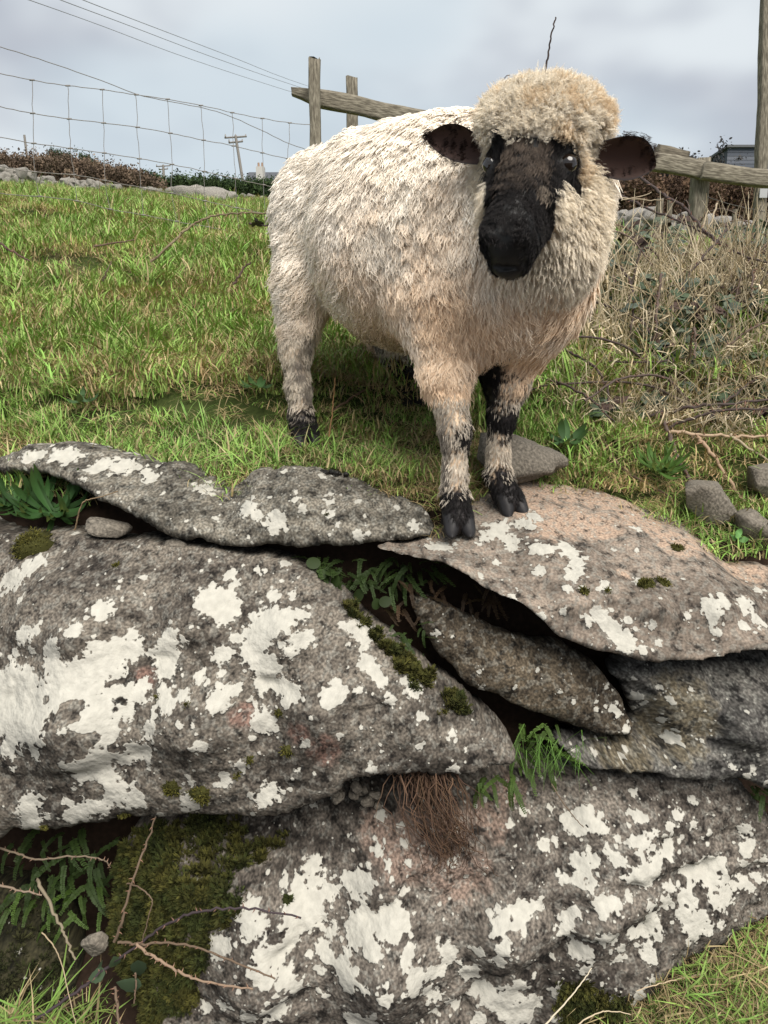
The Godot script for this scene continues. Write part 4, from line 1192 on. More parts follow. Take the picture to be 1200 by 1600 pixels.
func beam_mesh(from: Vector3, to: Vector3, high: float, deep: float, beam_seed: int, taper := 0.0, up_hint := Vector3.UP) -> ArrayMesh:
	# a weathered board in its own axes (x along): rounded arrises, split ends, a little bow and twist
	var r := noise_of(beam_seed, 2.3, 4)
	var length := from.distance_to(to)
	var v := PackedVector3Array()
	var index := PackedInt32Array()
	var ring := [Vector2(-1, -0.75), Vector2(-0.75, -1), Vector2(0, -1.02), Vector2(0.75, -1), Vector2(1, -0.75), Vector2(1.02, 0), Vector2(1, 0.75), Vector2(0.75, 1), Vector2(0, 1.02), Vector2(-0.75, 1), Vector2(-1, 0.75), Vector2(-1.02, 0)]
	var steps := maxi(8, int(length / 0.05))
	for i in steps + 1:
		var t := float(i) / steps
		for k in ring.size():
			var q: Vector2 = ring[k]
			var x := t * length
			var shrink := 1.0 - taper * maxf(0.0, 1.0 - x / 0.16)
			var wear := 1.0 + 0.16 * r.get_noise_2d(x * 1.2, k * 0.7)
			var ends := r.get_noise_2d(k * 3.0, 40.0) * 0.02 * (1.0 if i == 0 or i == steps else 0.0)
			v.append(Vector3(x + ends, q.x * high * 0.5 * wear * shrink + r.get_noise_2d(x * 0.5, 90.0) * 0.02, q.y * deep * 0.5 * wear))
	var n := ring.size()
	for i in steps:
		for k in n:
			var a := i * n + k
			var b := i * n + (k + 1) % n
			index.append_array([a, b, a + n, b, b + n, a + n])
	for k in range(1, n - 1):
		index.append_array([0, k + 1, k, steps * n, steps * n + k, steps * n + k + 1])
	var normals := normals_of(v, index)
	return outward(v, normals, index, n * 2 + 5, n * 2 + 11)

func beam(called: String, from: Vector3, to: Vector3, high: float, deep: float, beam_seed: int, look: Material, parent: Node3D, taper := 0.0) -> MeshInstance3D:
	var o := part(called, beam_mesh(from, to, high, deep, beam_seed, taper), look, parent, false)
	var x := (to - from).normalized()
	var z := x.cross(Vector3.UP if absf(x.y) < 0.9 else Vector3.FORWARD).normalized()
	o.transform = Transform3D(Basis(x, z.cross(x), z), from - (parent.position if parent != self else Vector3.ZERO))
	return o

func make_fences():
	var grey := wood_look(120, Color(0.27, 0.25, 0.215), Color(0.60, 0.575, 0.515))
	var rails := thing("wooden_fence", "weathered grey post and rail fence behind the lamb", "fence", Vector3(0.626, 2.384, -4.400))
	beam("rail", Vector3(-0.502, 3.027, -4.550), Vector3(1.745, 2.590, -4.400), 0.088, 0.05, 131, grey, rails, 0.6)
	beam("rail", Vector3(1.702, 2.577, -4.360), Vector3(2.503, 2.493, -4.360), 0.084, 0.05, 132, grey, rails)
	for q in [[Vector3(-0.371, 3.161, -4.450), 0.068, 133], [Vector3(-0.183, 3.175, -4.750), 0.07, 134], [Vector3(1.730, 2.661, -4.460), 0.090, 135]]:
		var top: Vector3 = q[0]
		beam("post", Vector3(top.x, land(top.x, top.z) - 0.15, top.z), top, q[1], q[1] * 0.9, q[2], grey, rails)
	var pole := thing("timber_pole", "tall slim grey timber pole rising beside the fence rail", "pole", Vector3(2.230, 2.275, -4.750))
	var from := Vector3(2.230, 2.231, -4.750)
	beam("shaft", from - Vector3(0, 0.3, 0.0), Vector3(2.121, 4.092, -4.750), 0.058, 0.058, 136, grey, pole)
	var plate := BoxMesh.new()
	plate.size = Vector3(0.045, 0.05, 0.006)
	var tin := part("metal_tag", plate, plain(lin(0.35, 0.36, 0.37), 0.5), pole, false)
	tin.position = Vector3(2.199, 2.545, -4.710) - pole.position
	# square wire netting, sagging and kinked
	var net := thing("wire_fence", "rusty square sheep netting strung across the field edge", "wire fence", Vector3(-1.086, 2.177, -3.800))
	var wire := plain(lin(0.22, 0.205, 0.19), 0.55)
	wire.metallic = 0.5
	var lines := [
		[Vector3(-1.600, 2.760, -3.180), Vector3(-1.514, 2.778, -3.305), Vector3(-1.418, 2.783, -3.431), Vector3(-1.310, 2.779, -3.556), Vector3(-1.117, 2.757, -3.752), Vector3(-1.010, 2.759, -3.848), Vector3(-0.860, 2.768, -3.973), Vector3(-0.754, 2.757, -4.057), Vector3(-0.643, 2.729, -4.140), Vector3(-0.514, 2.692, -4.232), Vector3(-0.387, 2.668, -4.318)],
		[Vector3(-1.609, 2.660, -3.180), Vector3(-1.523, 2.682, -3.305), Vector3(-1.442, 2.695, -3.410), Vector3(-1.341, 2.714, -3.527), Vector3(-1.234, 2.737, -3.639), Vector3(-1.119, 2.753, -3.750), Vector3(-1.005, 2.768, -3.852), Vector3(-0.876, 2.776, -3.961), Vector3(-0.745, 2.776, -4.063), Vector3(-0.613, 2.780, -4.161), Vector3(-0.485, 2.786, -4.251), Vector3(-0.382, 2.798, -4.320)],
		[Vector3(-1.620, 2.545, -3.180), Vector3(-1.533, 2.560, -3.305), Vector3(-1.450, 2.569, -3.412), Vector3(-1.346, 2.584, -3.531), Vector3(-1.238, 2.602, -3.644), Vector3(-1.122, 2.617, -3.754), Vector3(-1.002, 2.623, -3.861), Vector3(-0.871, 2.623, -3.969), Vector3(-0.745, 2.624, -4.067), Vector3(-0.617, 2.617, -4.161), Vector3(-0.498, 2.611, -4.245), Vector3(-0.385, 2.612, -4.320)],
		[Vector3(-1.631, 2.435, -3.180), Vector3(-1.543, 2.447, -3.305), Vector3(-1.456, 2.454, -3.416), Vector3(-1.351, 2.467, -3.535), Vector3(-1.244, 2.478, -3.646), Vector3(-1.123, 2.484, -3.760), Vector3(-1.002, 2.487, -3.867), Vector3(-0.875, 2.481, -3.971), Vector3(-0.742, 2.473, -4.074), Vector3(-0.616, 2.464, -4.165), Vector3(-0.501, 2.457, -4.245), Vector3(-0.388, 2.455, -4.320)],
		[Vector3(-1.641, 2.328, -3.180), Vector3(-1.553, 2.336, -3.305), Vector3(-1.463, 2.342, -3.418), Vector3(-1.347, 2.363, -3.547), Vector3(-1.249, 2.363, -3.648), Vector3(-1.125, 2.360, -3.765), Vector3(-1.010, 2.357, -3.865), Vector3(-0.877, 2.346, -3.973), Vector3(-0.741, 2.335, -4.078), Vector3(-0.613, 2.325, -4.170), Vector3(-0.498, 2.318, -4.249), Vector3(-0.390, 2.316, -4.320)],
		[Vector3(-1.650, 2.229, -3.180), Vector3(-1.561, 2.233, -3.305), Vector3(-1.456, 2.249, -3.435), Vector3(-1.346, 2.257, -3.556), Vector3(-1.239, 2.244, -3.664), Vector3(-1.122, 2.241, -3.773), Vector3(-0.996, 2.233, -3.882), Vector3(-0.866, 2.226, -3.986), Vector3(-0.733, 2.216, -4.086), Vector3(-0.610, 2.209, -4.174), Vector3(-0.500, 2.199, -4.249), Vector3(-0.392, 2.191, -4.320)]]
	for line in lines:
		var path: Array = line
		path.push_front(path[0] + (path[0] - path[1]) * Vector3(9, 1.5, 9))
		var bag := Bag.new()
		bag.tube(smooth_path(path, 5, 0.0009), [0.0017], 5)
		part("line_wire", bag.mesh(), wire, net)
	for k in 9:
		var path := []
		for row in range(1, 6):
			path.append(lines[row][mini(k + 3, lines[row].size() - 1)])
		var bag := Bag.new()
		bag.tube(smooth_path(path, 4, 0.0015), [0.0014], 5)
		for p in path: bag.tube([p - Vector3(0.010, 0, 0), p + Vector3(0.010, 0, 0)], [0.0036], 5)
		part("stay_wire", bag.mesh(), wire, net)


func outward(v: PackedVector3Array, normals: PackedVector3Array, index: PackedInt32Array, near: int, across: int) -> ArrayMesh:
	# turns a closed shell the right way round
	if normals[near].dot(v[near] - v[across]) < 0.0:
		for k in normals.size(): normals[k] = -normals[k]
		for k in range(0, index.size(), 3):
			var swap := index[k + 1]
			index[k + 1] = index[k + 2]
			index[k + 2] = swap
	return mesh_of(v, normals, index)

# ---------------------------------------------------------------- far things
func rock_mesh(size: Vector3, rock_seed: int, block := 0.55, segments := 16) -> ArrayMesh:
	# a blocky pebble: a sphere pushed towards a box, chipped by noise
	var lumps := noise_of(rock_seed, 1.3, 4)
	var v := PackedVector3Array()
	var index := PackedInt32Array()
	var rows := segments / 2 + 1
	var r := RandomNumberGenerator.new()
	r.seed = rock_seed
	var chips := []
	for k in 11: chips.append([Vector3(r.randfn(), r.randfn(), r.randfn()).normalized(), 0.66 + 0.26 * r.randf()])
	for j in rows + 1:
		for i in segments:
			var a := TAU * i / segments
			var b := PI * j / rows
			var p := Vector3(sin(b) * cos(a), cos(b), sin(b) * sin(a))
			var q := Vector3(signf(p.x) * pow(absf(p.x), block), signf(p.y) * pow(absf(p.y), block), signf(p.z) * pow(absf(p.z), block))
			q *= 1.0 + 0.34 * lumps.get_noise_3dv(p)
			for chip in chips:
				var over: float = q.dot(chip[0]) - chip[1]
				if over > 0.0: q -= chip[0] * over
			v.append(q * size * 0.56)
	for j in rows:
		for i in segments:
			var a := j * segments + i
			var b := j * segments + (i + 1) % segments
			index.append_array([a, b, a + segments, b, b + segments, a + segments])
	var middle := rows / 2 * segments
	return outward(v, normals_of(v, index), index, middle, middle + segments / 2)

func rock_look(dark: Color, pale: Color, noise_seed: int, scale := 6.0) -> StandardMaterial3D:
	var m := plain(Color.WHITE, 0.95)
	m.albedo_texture = grain_texture(512, noise_seed, dark, pale, 0.03)
	m.uv1_triplanar = true
	m.uv1_scale = Vector3.ONE * scale
	m.heightmap_enabled = true
	m.heightmap_texture = m.albedo_texture
	m.heightmap_scale = 0.4
	return m

func leaf_spray(leaves: int, size: float, spread: float, spray_seed: int) -> ArrayMesh:
	var r := RandomNumberGenerator.new()
	r.seed = spray_seed
	var bag := Bag.new()
	for k in leaves:
		var at := Vector3(r.randfn(), r.randfn(), r.randfn()) * spread * 0.5
		var along := Vector3(r.randfn(), r.randfn() + 0.5, r.randfn()).normalized()
		var side := along.cross(Vector3(r.randfn(), r.randfn(), r.randfn())).normalized()
		var l := size * (0.6 + 0.8 * r.randf())
		bag.ribbon([at, at + along * l * 0.35, at + along * l * 0.7, at + along * l], [l * 0.05, l * 0.28, l * 0.24, l * 0.02], side, Color.WHITE * (0.65 + 0.7 * r.randf()))
	return bag.mesh()

func hedge(called: String, label: String, category: String, line: Array, thick: float, low: Color, high: Color, count: int, size: float, hedge_seed: int):
	# line: crest points; foliage fills down to the land
	var at: Vector3 = line[0]
	at.y = land(at.x, at.z)
	var o := thing(called, label, category, at)
	var bumps := noise_of(hedge_seed, 0.55, 4)
	var places: Array[Transform3D] = []
	var colors := PackedColorArray()
	for k in count:
		var s := rng.randf() * (line.size() - 1)
		var i := mini(int(s), line.size() - 2)
		var crest: Vector3 = line[i].lerp(line[i + 1], s - i)
		var ground := land(crest.x, crest.z)
		var top := crest.y - ground
		top *= 1.0 + 0.35 * bumps.get_noise_2d(crest.x * 2.0 / size, crest.z)
		var h := top * (1.0 - pow(rng.randf(), 1.6))
		var out := rng.randfn() * thick * 0.45
		var p := Vector3(crest.x, ground + h, crest.z + out)
		var turn := Basis.from_euler(Vector3(rng.randf() * TAU, rng.randf() * TAU, rng.randf() * TAU))
		places.append(Transform3D(turn.scaled(Vector3.ONE * size * (0.6 + 0.8 * rng.randf())), p))
		colors.append(low.lerp(high, rng.randf()) * (0.7 + 0.6 * rng.randf()))
	var look := plain(Color.WHITE, 0.85, true)
	look.backlight_enabled = true
	look.backlight = Color(0.3, 0.3, 0.3)
	if not shared.has("spray"): shared.spray = leaf_spray(60, 0.26, 0.75, 7)
	var f := copies("foliage", shared.spray, look, places, colors, o)
	f.set_meta("kind", "stuff")
	# stems that carry it
	for k in 7:
		var bag := Bag.new()
		var s := rng.randf() * (line.size() - 1)
		var i := mini(int(s), line.size() - 2)
		var crest: Vector3 = line[i].lerp(line[i + 1], s - i)
		var ground := land(crest.x, crest.z)
		bag.tube(smooth_path([Vector3(crest.x, ground - 0.1, crest.z), Vector3(crest.x + rng.randfn() * 0.1 * size, lerpf(ground, crest.y, 0.5), crest.z), Vector3(crest.x + rng.randfn() * 0.3 * size, lerpf(ground, crest.y, 0.85), crest.z)], 4), [0.03 * size, 0.025 * size, 0.01 * size], 5, Color(0.06, 0.045, 0.03))
		part("stem", bag.mesh(), plain(Color.WHITE, 0.9, true), o)

func far_wall(label: String, line: Array, high: float, count: int, stone: float, look: Material, wall_seed: int, group := ""):
	var at: Vector3 = line[0]
	at.y = land(at.x, at.z)
	var o := thing("field_wall", label, "stone wall", at, group)
	var r := RandomNumberGenerator.new()
	r.seed = wall_seed
	var kinds := []
	for k in 4: kinds.append(rock_mesh(Vector3(1.4, 0.75, 1.0), wall_seed + k, 0.5, 12))
	for k in count:
		var s := r.randf() * (line.size() - 1)
		var i := mini(int(s), line.size() - 2)
		var p: Vector3 = line[i].lerp(line[i + 1], s - i)
		var ground := land(p.x, p.z)
		var top: float = maxf(p.y - ground, high * 0.3)
		var m := MeshInstance3D.new()
		m.mesh = kinds[k % 4]
		m.material_override = look
		m.name = "stone" if k == 0 else "stone_%03d" % k
		o.add_child(m, true)
		var size := stone * (0.55 + 0.8 * r.randf())
		m.transform = Transform3D(Basis.from_euler(Vector3(r.randfn() * 0.25, r.randf() * TAU, r.randfn() * 0.25)).scaled(Vector3.ONE * size), Vector3(p.x, ground + top * r.randf() * 0.95, p.z + r.randfn() * 0.15 * stone) - o.position)

func make_background():
	var pale_rock := rock_look(Color(0.10, 0.095, 0.085), Color(0.86, 0.84, 0.80), 140, 4.0)
	far_wall("tumbled pale field wall below the brown bracken bank", [Vector3(-18.591, 9.945, -33.000), Vector3(-16.539, 9.799, -33.000), Vector3(-14.738, 9.701, -33.000), Vector3(-14.413, 9.598, -34.000)], 0.7, 150, 0.42, pale_rock, 150)
	far_wall("low broken run of pale field wall with gaps in it", [Vector3(-15.406, 10.021, -36.000), Vector3(-14.128, 10.101, -36.000), Vector3(-13.012, 9.888, -36.000), Vector3(-11.719, 9.754, -36.000)], 0.6, 120, 0.36, pale_rock, 160)
	far_wall("low pale field wall in front of the dark green hedge", [Vector3(-11.497, 9.901, -37.000), Vector3(-10.466, 10.043, -38.000), Vector3(-8.601, 10.093, -39.000), Vector3(-5.674, 10.194, -40.000), Vector3(-2.524, 9.955, -40.000)], 0.5, 140, 0.34, pale_rock, 170)
	var outcrop := thing("rock_outcrop", "flat pale rock outcrop lying in the green field", "rock", Vector3(-3.739, 4.839, -17.000))
	for q in [[Vector3(-4.002, 4.966, -17.000), Vector3(0.75, 0.42, 0.5)], [Vector3(-3.559, 4.953, -17.000), Vector3(0.85, 0.36, 0.5)], [Vector3(-3.252, 4.902, -17.000), Vector3(0.5, 0.3, 0.4)]]:
		var m := part("stone", rock_mesh(q[1], 181 + int(q[1].x * 100), 0.7), pale_rock, outcrop, false)
		var p: Vector3 = q[0]
		m.position = Vector3(p.x, maxf(p.y, land(p.x, p.z) + 0.14), p.z) - outcrop.position
	hedge("bracken_bank", "russet brown bracken along the crest of the field", "bracken", [Vector3(-25.536, 12.819, -43.000), Vector3(-22.194, 12.630, -43.000), Vector3(-20.187, 12.504, -43.000), Vector3(-18.515, 12.377, -43.000), Vector3(-16.500, 12.314, -43.000), Vector3(-15.165, 12.123, -43.000), Vector3(-13.497, 11.837, -43.000), Vector3(-12.334, 11.487, -43.000), Vector3(-11.641, 11.167, -43.000)], 2.2, Color(0.085, 0.060, 0.043), Color(0.20, 0.145, 0.10), 4200, 0.36, 191)
	hedge("hawthorn_hedge", "dark green hedge along the crest by the leaning pole", "hedge", [Vector3(-13.295, 12.451, -47.000), Vector3(-12.192, 12.346, -47.000), Vector3(-10.348, 12.276, -47.000), Vector3(-8.133, 12.206, -47.000), Vector3(-5.917, 12.101, -47.000), Vector3(-1.480, 11.996, -47.000)], 1.6, Color(0.022, 0.042, 0.016), Color(0.060, 0.095, 0.03), 3000, 0.36, 192)
	hedge("gorse_bush", "small dark bush standing up above the brown bracken", "bush", [Vector3(-18.622, 13.575, -46.000), Vector3(-18.252, 13.710, -46.000), Vector3(-17.699, 13.407, -46.000), Vector3(-17.205, 13.271, -46.000), Vector3(-16.550, 13.373, -46.000), Vector3(-15.994, 13.068, -46.000)], 1.0, Color(0.018, 0.035, 0.016), Color(0.045, 0.075, 0.028), 700, 0.30, 193)
	# poles and lines
	var timber := plain(lin(0.20, 0.185, 0.17), 0.9)
	for q in [["leaning timber utility pole with crossarm behind the green hedge", Vector3(-11.188, 19.361, -62.000), Vector3(-10.519, 14.513, -62.000), true, 0.10], ["short distant utility pole by the end of the bracken", Vector3(-25.652, 25.670, -95.000), Vector3(-25.650, 22.716, -95.000), true, 0.14], ["thin bare pole leaning above the brown bracken", Vector3(-30.595, 21.716, -70.000), Vector3(-30.409, 17.913, -70.000), false, 0.10]]:
		var top: Vector3 = q[1]
		var base: Vector3 = q[2]
		base = top.lerp(base, 1.35)
		var pole := thing("utility_pole", q[0], "pole", base)
		var bag := Bag.new()
		bag.tube([base, base.lerp(top, 0.5), top], [q[4] * 1.2, q[4] * 1.1, q[4]], 8)
		part("shaft", bag.mesh(), timber, pole)
		if q[3]:
			for k in 2:
				var arm := Bag.new()
				var y := top - Vector3(0, 0.12 + 0.35 * k, 0)
				var reach := 0.85 - 0.3 * k
				arm.tube([y - Vector3(reach, 0, 0.1), y + Vector3(reach, 0.04, 0.1)], [0.065], 6)
				part("crossarm", arm.mesh(), timber, pole)
				for e in [-0.9, 0.0, 0.9]:
					var cup := Bag.new()
					cup.tube([y + Vector3(reach * e, 0.05, 0), y + Vector3(reach * e, 0.22, 0)], [0.06, 0.04], 6)
					part("insulator", cup.mesh(), plain(lin(0.3, 0.28, 0.26), 0.4), pole)
	var dark := plain(lin(0.24, 0.245, 0.26), 0.6)
	var names := ["lowest of three parallel overhead power lines in the sky", "middle one of three parallel overhead power lines in the sky", "highest of three parallel overhead power lines in the sky"]
	for q in [[Vector3(-15.220, 10.674, -14.000), Vector3(-9.349, 10.560, -20.000), Vector3(-9.313, 11.165, -22.000), Vector3(-9.408, 12.988, -28.000), Vector3(-8.267, 14.936, -36.000), Vector3(-5.396, 18.318, -50.000), Vector3(2.330, 23.759, -75.000)], [Vector3(-14.795, 10.762, -14.000), Vector3(-8.737, 10.669, -20.000), Vector3(-8.401, 11.134, -22.000), Vector3(-8.471, 12.988, -28.000), Vector3(-7.164, 14.962, -36.000), Vector3(-4.622, 18.496, -50.000), Vector3(2.327, 24.302, -75.000)], [Vector3(-14.390, 10.762, -14.000), Vector3(-8.134, 10.669, -20.000), Vector3(-7.819, 11.134, -22.000), Vector3(-7.790, 12.988, -28.000), Vector3(-6.610, 15.063, -36.000), Vector3(-4.618, 18.710, -50.000), Vector3(2.325, 24.627, -75.000)]]:
		var line := thing("overhead_wire", names.pop_front(), "power line", q[0], "three parallel power lines")
		var bag := Bag.new()
		bag.tube(smooth_path(q, 5), [0.007, 0.008, 0.010, 0.012], 4)
		part("cable", bag.mesh(), dark, line)
	# cottage beyond the hedge
	var slate := plain(lin(0.075, 0.08, 0.09), 0.7)
	var cottage := thing("cottage", "distant grey slate roofed cottage with a white chimney beyond the hedge", "house", Vector3(-10.078, 16.567, -75.000))
	var c0 := Vector3(-13.306, 19.363, -75.000)
	var c1 := Vector3(-2.355, 19.363, -75.000)
	var deep := Vector3(0, 0, -6.0)
	var rise := Vector3(0.0, 1.25, -3.0)
	var roof := Bag.new()
	roof.ribbon([c0, c0 + rise + Vector3(1.0, 0, 0), c0 + deep + Vector3(0, 0, -0.2)], [0.01, 0.01, 0.01], Vector3.RIGHT, Color.WHITE)
	var prism := PrismMesh.new()
	prism.size = Vector3(6.4, 1.6, c1.x - c0.x)
	var r := part("roof", prism, slate, cottage, false)
	r.rotation.y = PI / 2
	r.position = (c0 + c1) * 0.5 + Vector3(0.4, 0.55, -3.0) - cottage.position
	var walls := BoxMesh.new()
	walls.size = Vector3(c1.x - c0.x - 0.3, 3.4, 5.8)
	part("wall", walls, plain(lin(0.6, 0.58, 0.54), 0.9), cottage, false).position = (c0 + c1) * 0.5 + Vector3(0.4, -1.96, -3.0) - cottage.position
	var stack := BoxMesh.new()
	stack.size = Vector3(0.75, 1.5, 0.7)
	var chimney := part("chimney", stack, plain(lin(0.40, 0.39, 0.37), 0.9), cottage, false)
	chimney.position = Vector3(-11.408, 19.863, -75.000) + Vector3(0, -0.1, -0.5) - cottage.position
	for e in [-0.17, 0.17]:
		var pot := CylinderMesh.new()
		pot.top_radius = 0.09
		pot.bottom_radius = 0.11
		pot.height = 0.4
		var t := part("chimney_pot", pot, plain(lin(0.3, 0.2, 0.14), 0.9), chimney, false)
		t.position = Vector3(e, 0.95, 0)
	# slate hung gable by the gate
	var gable := thing("slate_building", "tall dark slate clad building behind the end of the rail fence", "building", Vector3(12.158, 6.332, -26.000))
	var g0 := Vector3(10.909, 8.611, -26.000)
	var base_y := land(g0.x, g0.z) - 0.5
	var block := BoxMesh.new()
	block.size = Vector3(7.0, g0.y - base_y, 6.0)
	var centre := Vector3(g0.x + 3.5, (g0.y + base_y) * 0.5, g0.z - 3.0)
	part("wall", block, plain(lin(0.065, 0.075, 0.095), 0.65), gable, false).position = centre - gable.position
	var courses := int((g0.y - base_y) / 0.115)
	for k in courses:
		var strip := BoxMesh.new() if k == 0 else shared.strip as BoxMesh
		if k == 0:
			strip.size = Vector3(7.06, 0.125, 0.02)
			shared.strip = strip
			shared.slates = [plain(lin(0.075, 0.086, 0.108), 0.55), plain(lin(0.060, 0.070, 0.090), 0.6), plain(lin(0.088, 0.098, 0.118), 0.55)]
		var s := part("slate_course", strip, shared.slates[(k * 7) % 3], gable, false)
		s.position = Vector3(centre.x, g0.y - 0.06 - k * 0.115, g0.z + 0.03) - gable.position
		s.rotation.x = -0.09
	var cap := BoxMesh.new()
	cap.size = Vector3(7.2, 0.07, 6.3)
	part("coping", cap, plain(lin(0.09, 0.095, 0.10), 0.7), gable, false).position = Vector3(centre.x, g0.y + 0.037, centre.z) - gable.position
	# beyond the gate: heather slope, brown hedge, low wall, stakes
	hedge("heather_slope", "dark heather and stones just under the rail by the gate post", "heather", [Vector3(4.529, 5.161, -15.000), Vector3(4.940, 5.161, -15.000), Vector3(5.414, 5.106, -15.000), Vector3(6.009, 5.017, -15.000)], 1.2, Color(0.030, 0.030, 0.032), Color(0.075, 0.070, 0.065), 1500, 0.14, 195)
	hedge("bracken_hedge", "brown leafless hedge seen between the rail and the low wall", "hedge", [Vector3(3.543, 4.273, -12.500), Vector3(4.034, 4.292, -12.500), Vector3(4.526, 4.292, -12.500), Vector3(5.020, 4.264, -12.500), Vector3(5.416, 4.236, -12.500), Vector3(6.109, 4.198, -12.500), Vector3(6.901, 4.161, -12.500)], 1.0, Color(0.06, 0.036, 0.024), Color(0.15, 0.095, 0.06), 2800, 0.14, 196)
	hedge("green_shrub", "dull green shrub in front of the slate building", "shrub", [Vector3(5.311, 4.545, -13.500), Vector3(5.520, 4.595, -13.500), Vector3(5.737, 4.535, -13.500)], 0.5, Color(0.05, 0.07, 0.03), Color(0.09, 0.11, 0.05), 300, 0.12, 197)
	far_wall("low white and black stone wall beyond the gate post", [Vector3(2.667, 3.373, -9.500), Vector3(3.091, 3.312, -9.300), Vector3(3.529, 3.260, -9.100), Vector3(3.807, 3.181, -8.900), Vector3(4.104, 3.104, -8.700), Vector3(4.587, 3.015, -8.500)], 0.34, 150, 0.17, rock_look(Color(0.12, 0.115, 0.11), Color(0.85, 0.83, 0.80), 141, 1.6), 180)
	var grey: StandardMaterial3D = wood_look(121, Color(0.24, 0.22, 0.19), Color(0.52, 0.49, 0.43))
	for q in [[Vector3(2.863, 2.841, -6.600), 0.03, "thin grey stake in front of the low wall below the slate building"], [Vector3(2.190, 2.829, -6.200), 0.03, "slim stake behind the brambles in front of the brown hedge"], [Vector3(1.907, 2.709, -5.600), 0.04, "thicker leaning stake close beside the slim one in the brambles"]]:
		var top: Vector3 = q[0]
		var stake := thing("fence_stake", q[2], "stake", Vector3(top.x, land(top.x, top.z), top.z), "stakes by the low wall")
		beam("shaft", Vector3(top.x, land(top.x, top.z) - 0.1, top.z), top, q[1], q[1], 205, grey, stake)
	var strand := thing("fence_wire", "single rusty wire running from the gate post past the pole", "wire", Vector3(1.719, 2.466, -4.400))
	var bag := Bag.new()
	bag.tube(smooth_path([Vector3(1.727, 2.471, -4.420), Vector3(1.848, 2.434, -4.420), Vector3(1.973, 2.405, -4.420), Vector3(2.203, 2.361, -4.420)], 5, 0.001), [0.0026], 5)
	part("strand", bag.mesh(), plain(lin(0.11, 0.10, 0.09), 0.6), strand)
	var log_piece := thing("log", "short weathered grey log lying behind the rail", "log", Vector3(1.655, 2.750, -4.750))
	beam("shaft", Vector3(1.565, 2.771, -4.750), Vector3(1.745, 2.736, -4.750), 0.075, 0.10, 206, grey, log_piece)

# ---------------------------------------------------------------- brambles and dry stalks
func bramble_leaf() -> ArrayMesh:
	# one ovate, folded, toothed leaflet, one unit long
	var bag := Bag.new()
	var path := []
	var widths := []
	for i in 9:
		var t := i / 8.0
		path.append(Vector3(0, t, -0.18 * t * t))
		widths.append(maxf(0.01, 0.36 * pow(sin(PI * pow(t, 0.72)), 0.8) * (1.0 if i % 2 == 0 else 0.88)))
	bag.ribbon(path, widths, Vector3.RIGHT, Color.WHITE, 0.35)
	return bag.mesh()

func cane(points: Array, thick: float, thorns: bool, cane_seed: int, color: Color) -> ArrayMesh:
	var r := RandomNumberGenerator.new()
	r.seed = cane_seed
	var path := smooth_path(points, 7, thick * 0.35)
	var radii := []
	for k in path.size(): radii.append(thick * (1.0 - 0.45 * k / path.size()) * (0.9 + 0.2 * r.randf()))
	var bag := Bag.new()
	bag.tube(path, radii, 6, color)
	if thorns:
		for k in range(1, path.size() - 1):
			if r.randf() < 0.7:
				var along: Vector3 = (path[k + 1] - path[k]).normalized()
				var out := along.cross(Vector3(r.randfn(), r.randfn(), r.randfn())).normalized()
				bag.tube([path[k], path[k] + out * thick * 1.6 - along * thick * 0.3, path[k] + out * thick * 2.8 - along * thick * 0.9], [thick * 0.6, thick * 0.3, thick * 0.05], 4, color.lerp(Color(0.30, 0.16, 0.11), 0.5), false)
	return bag.mesh()

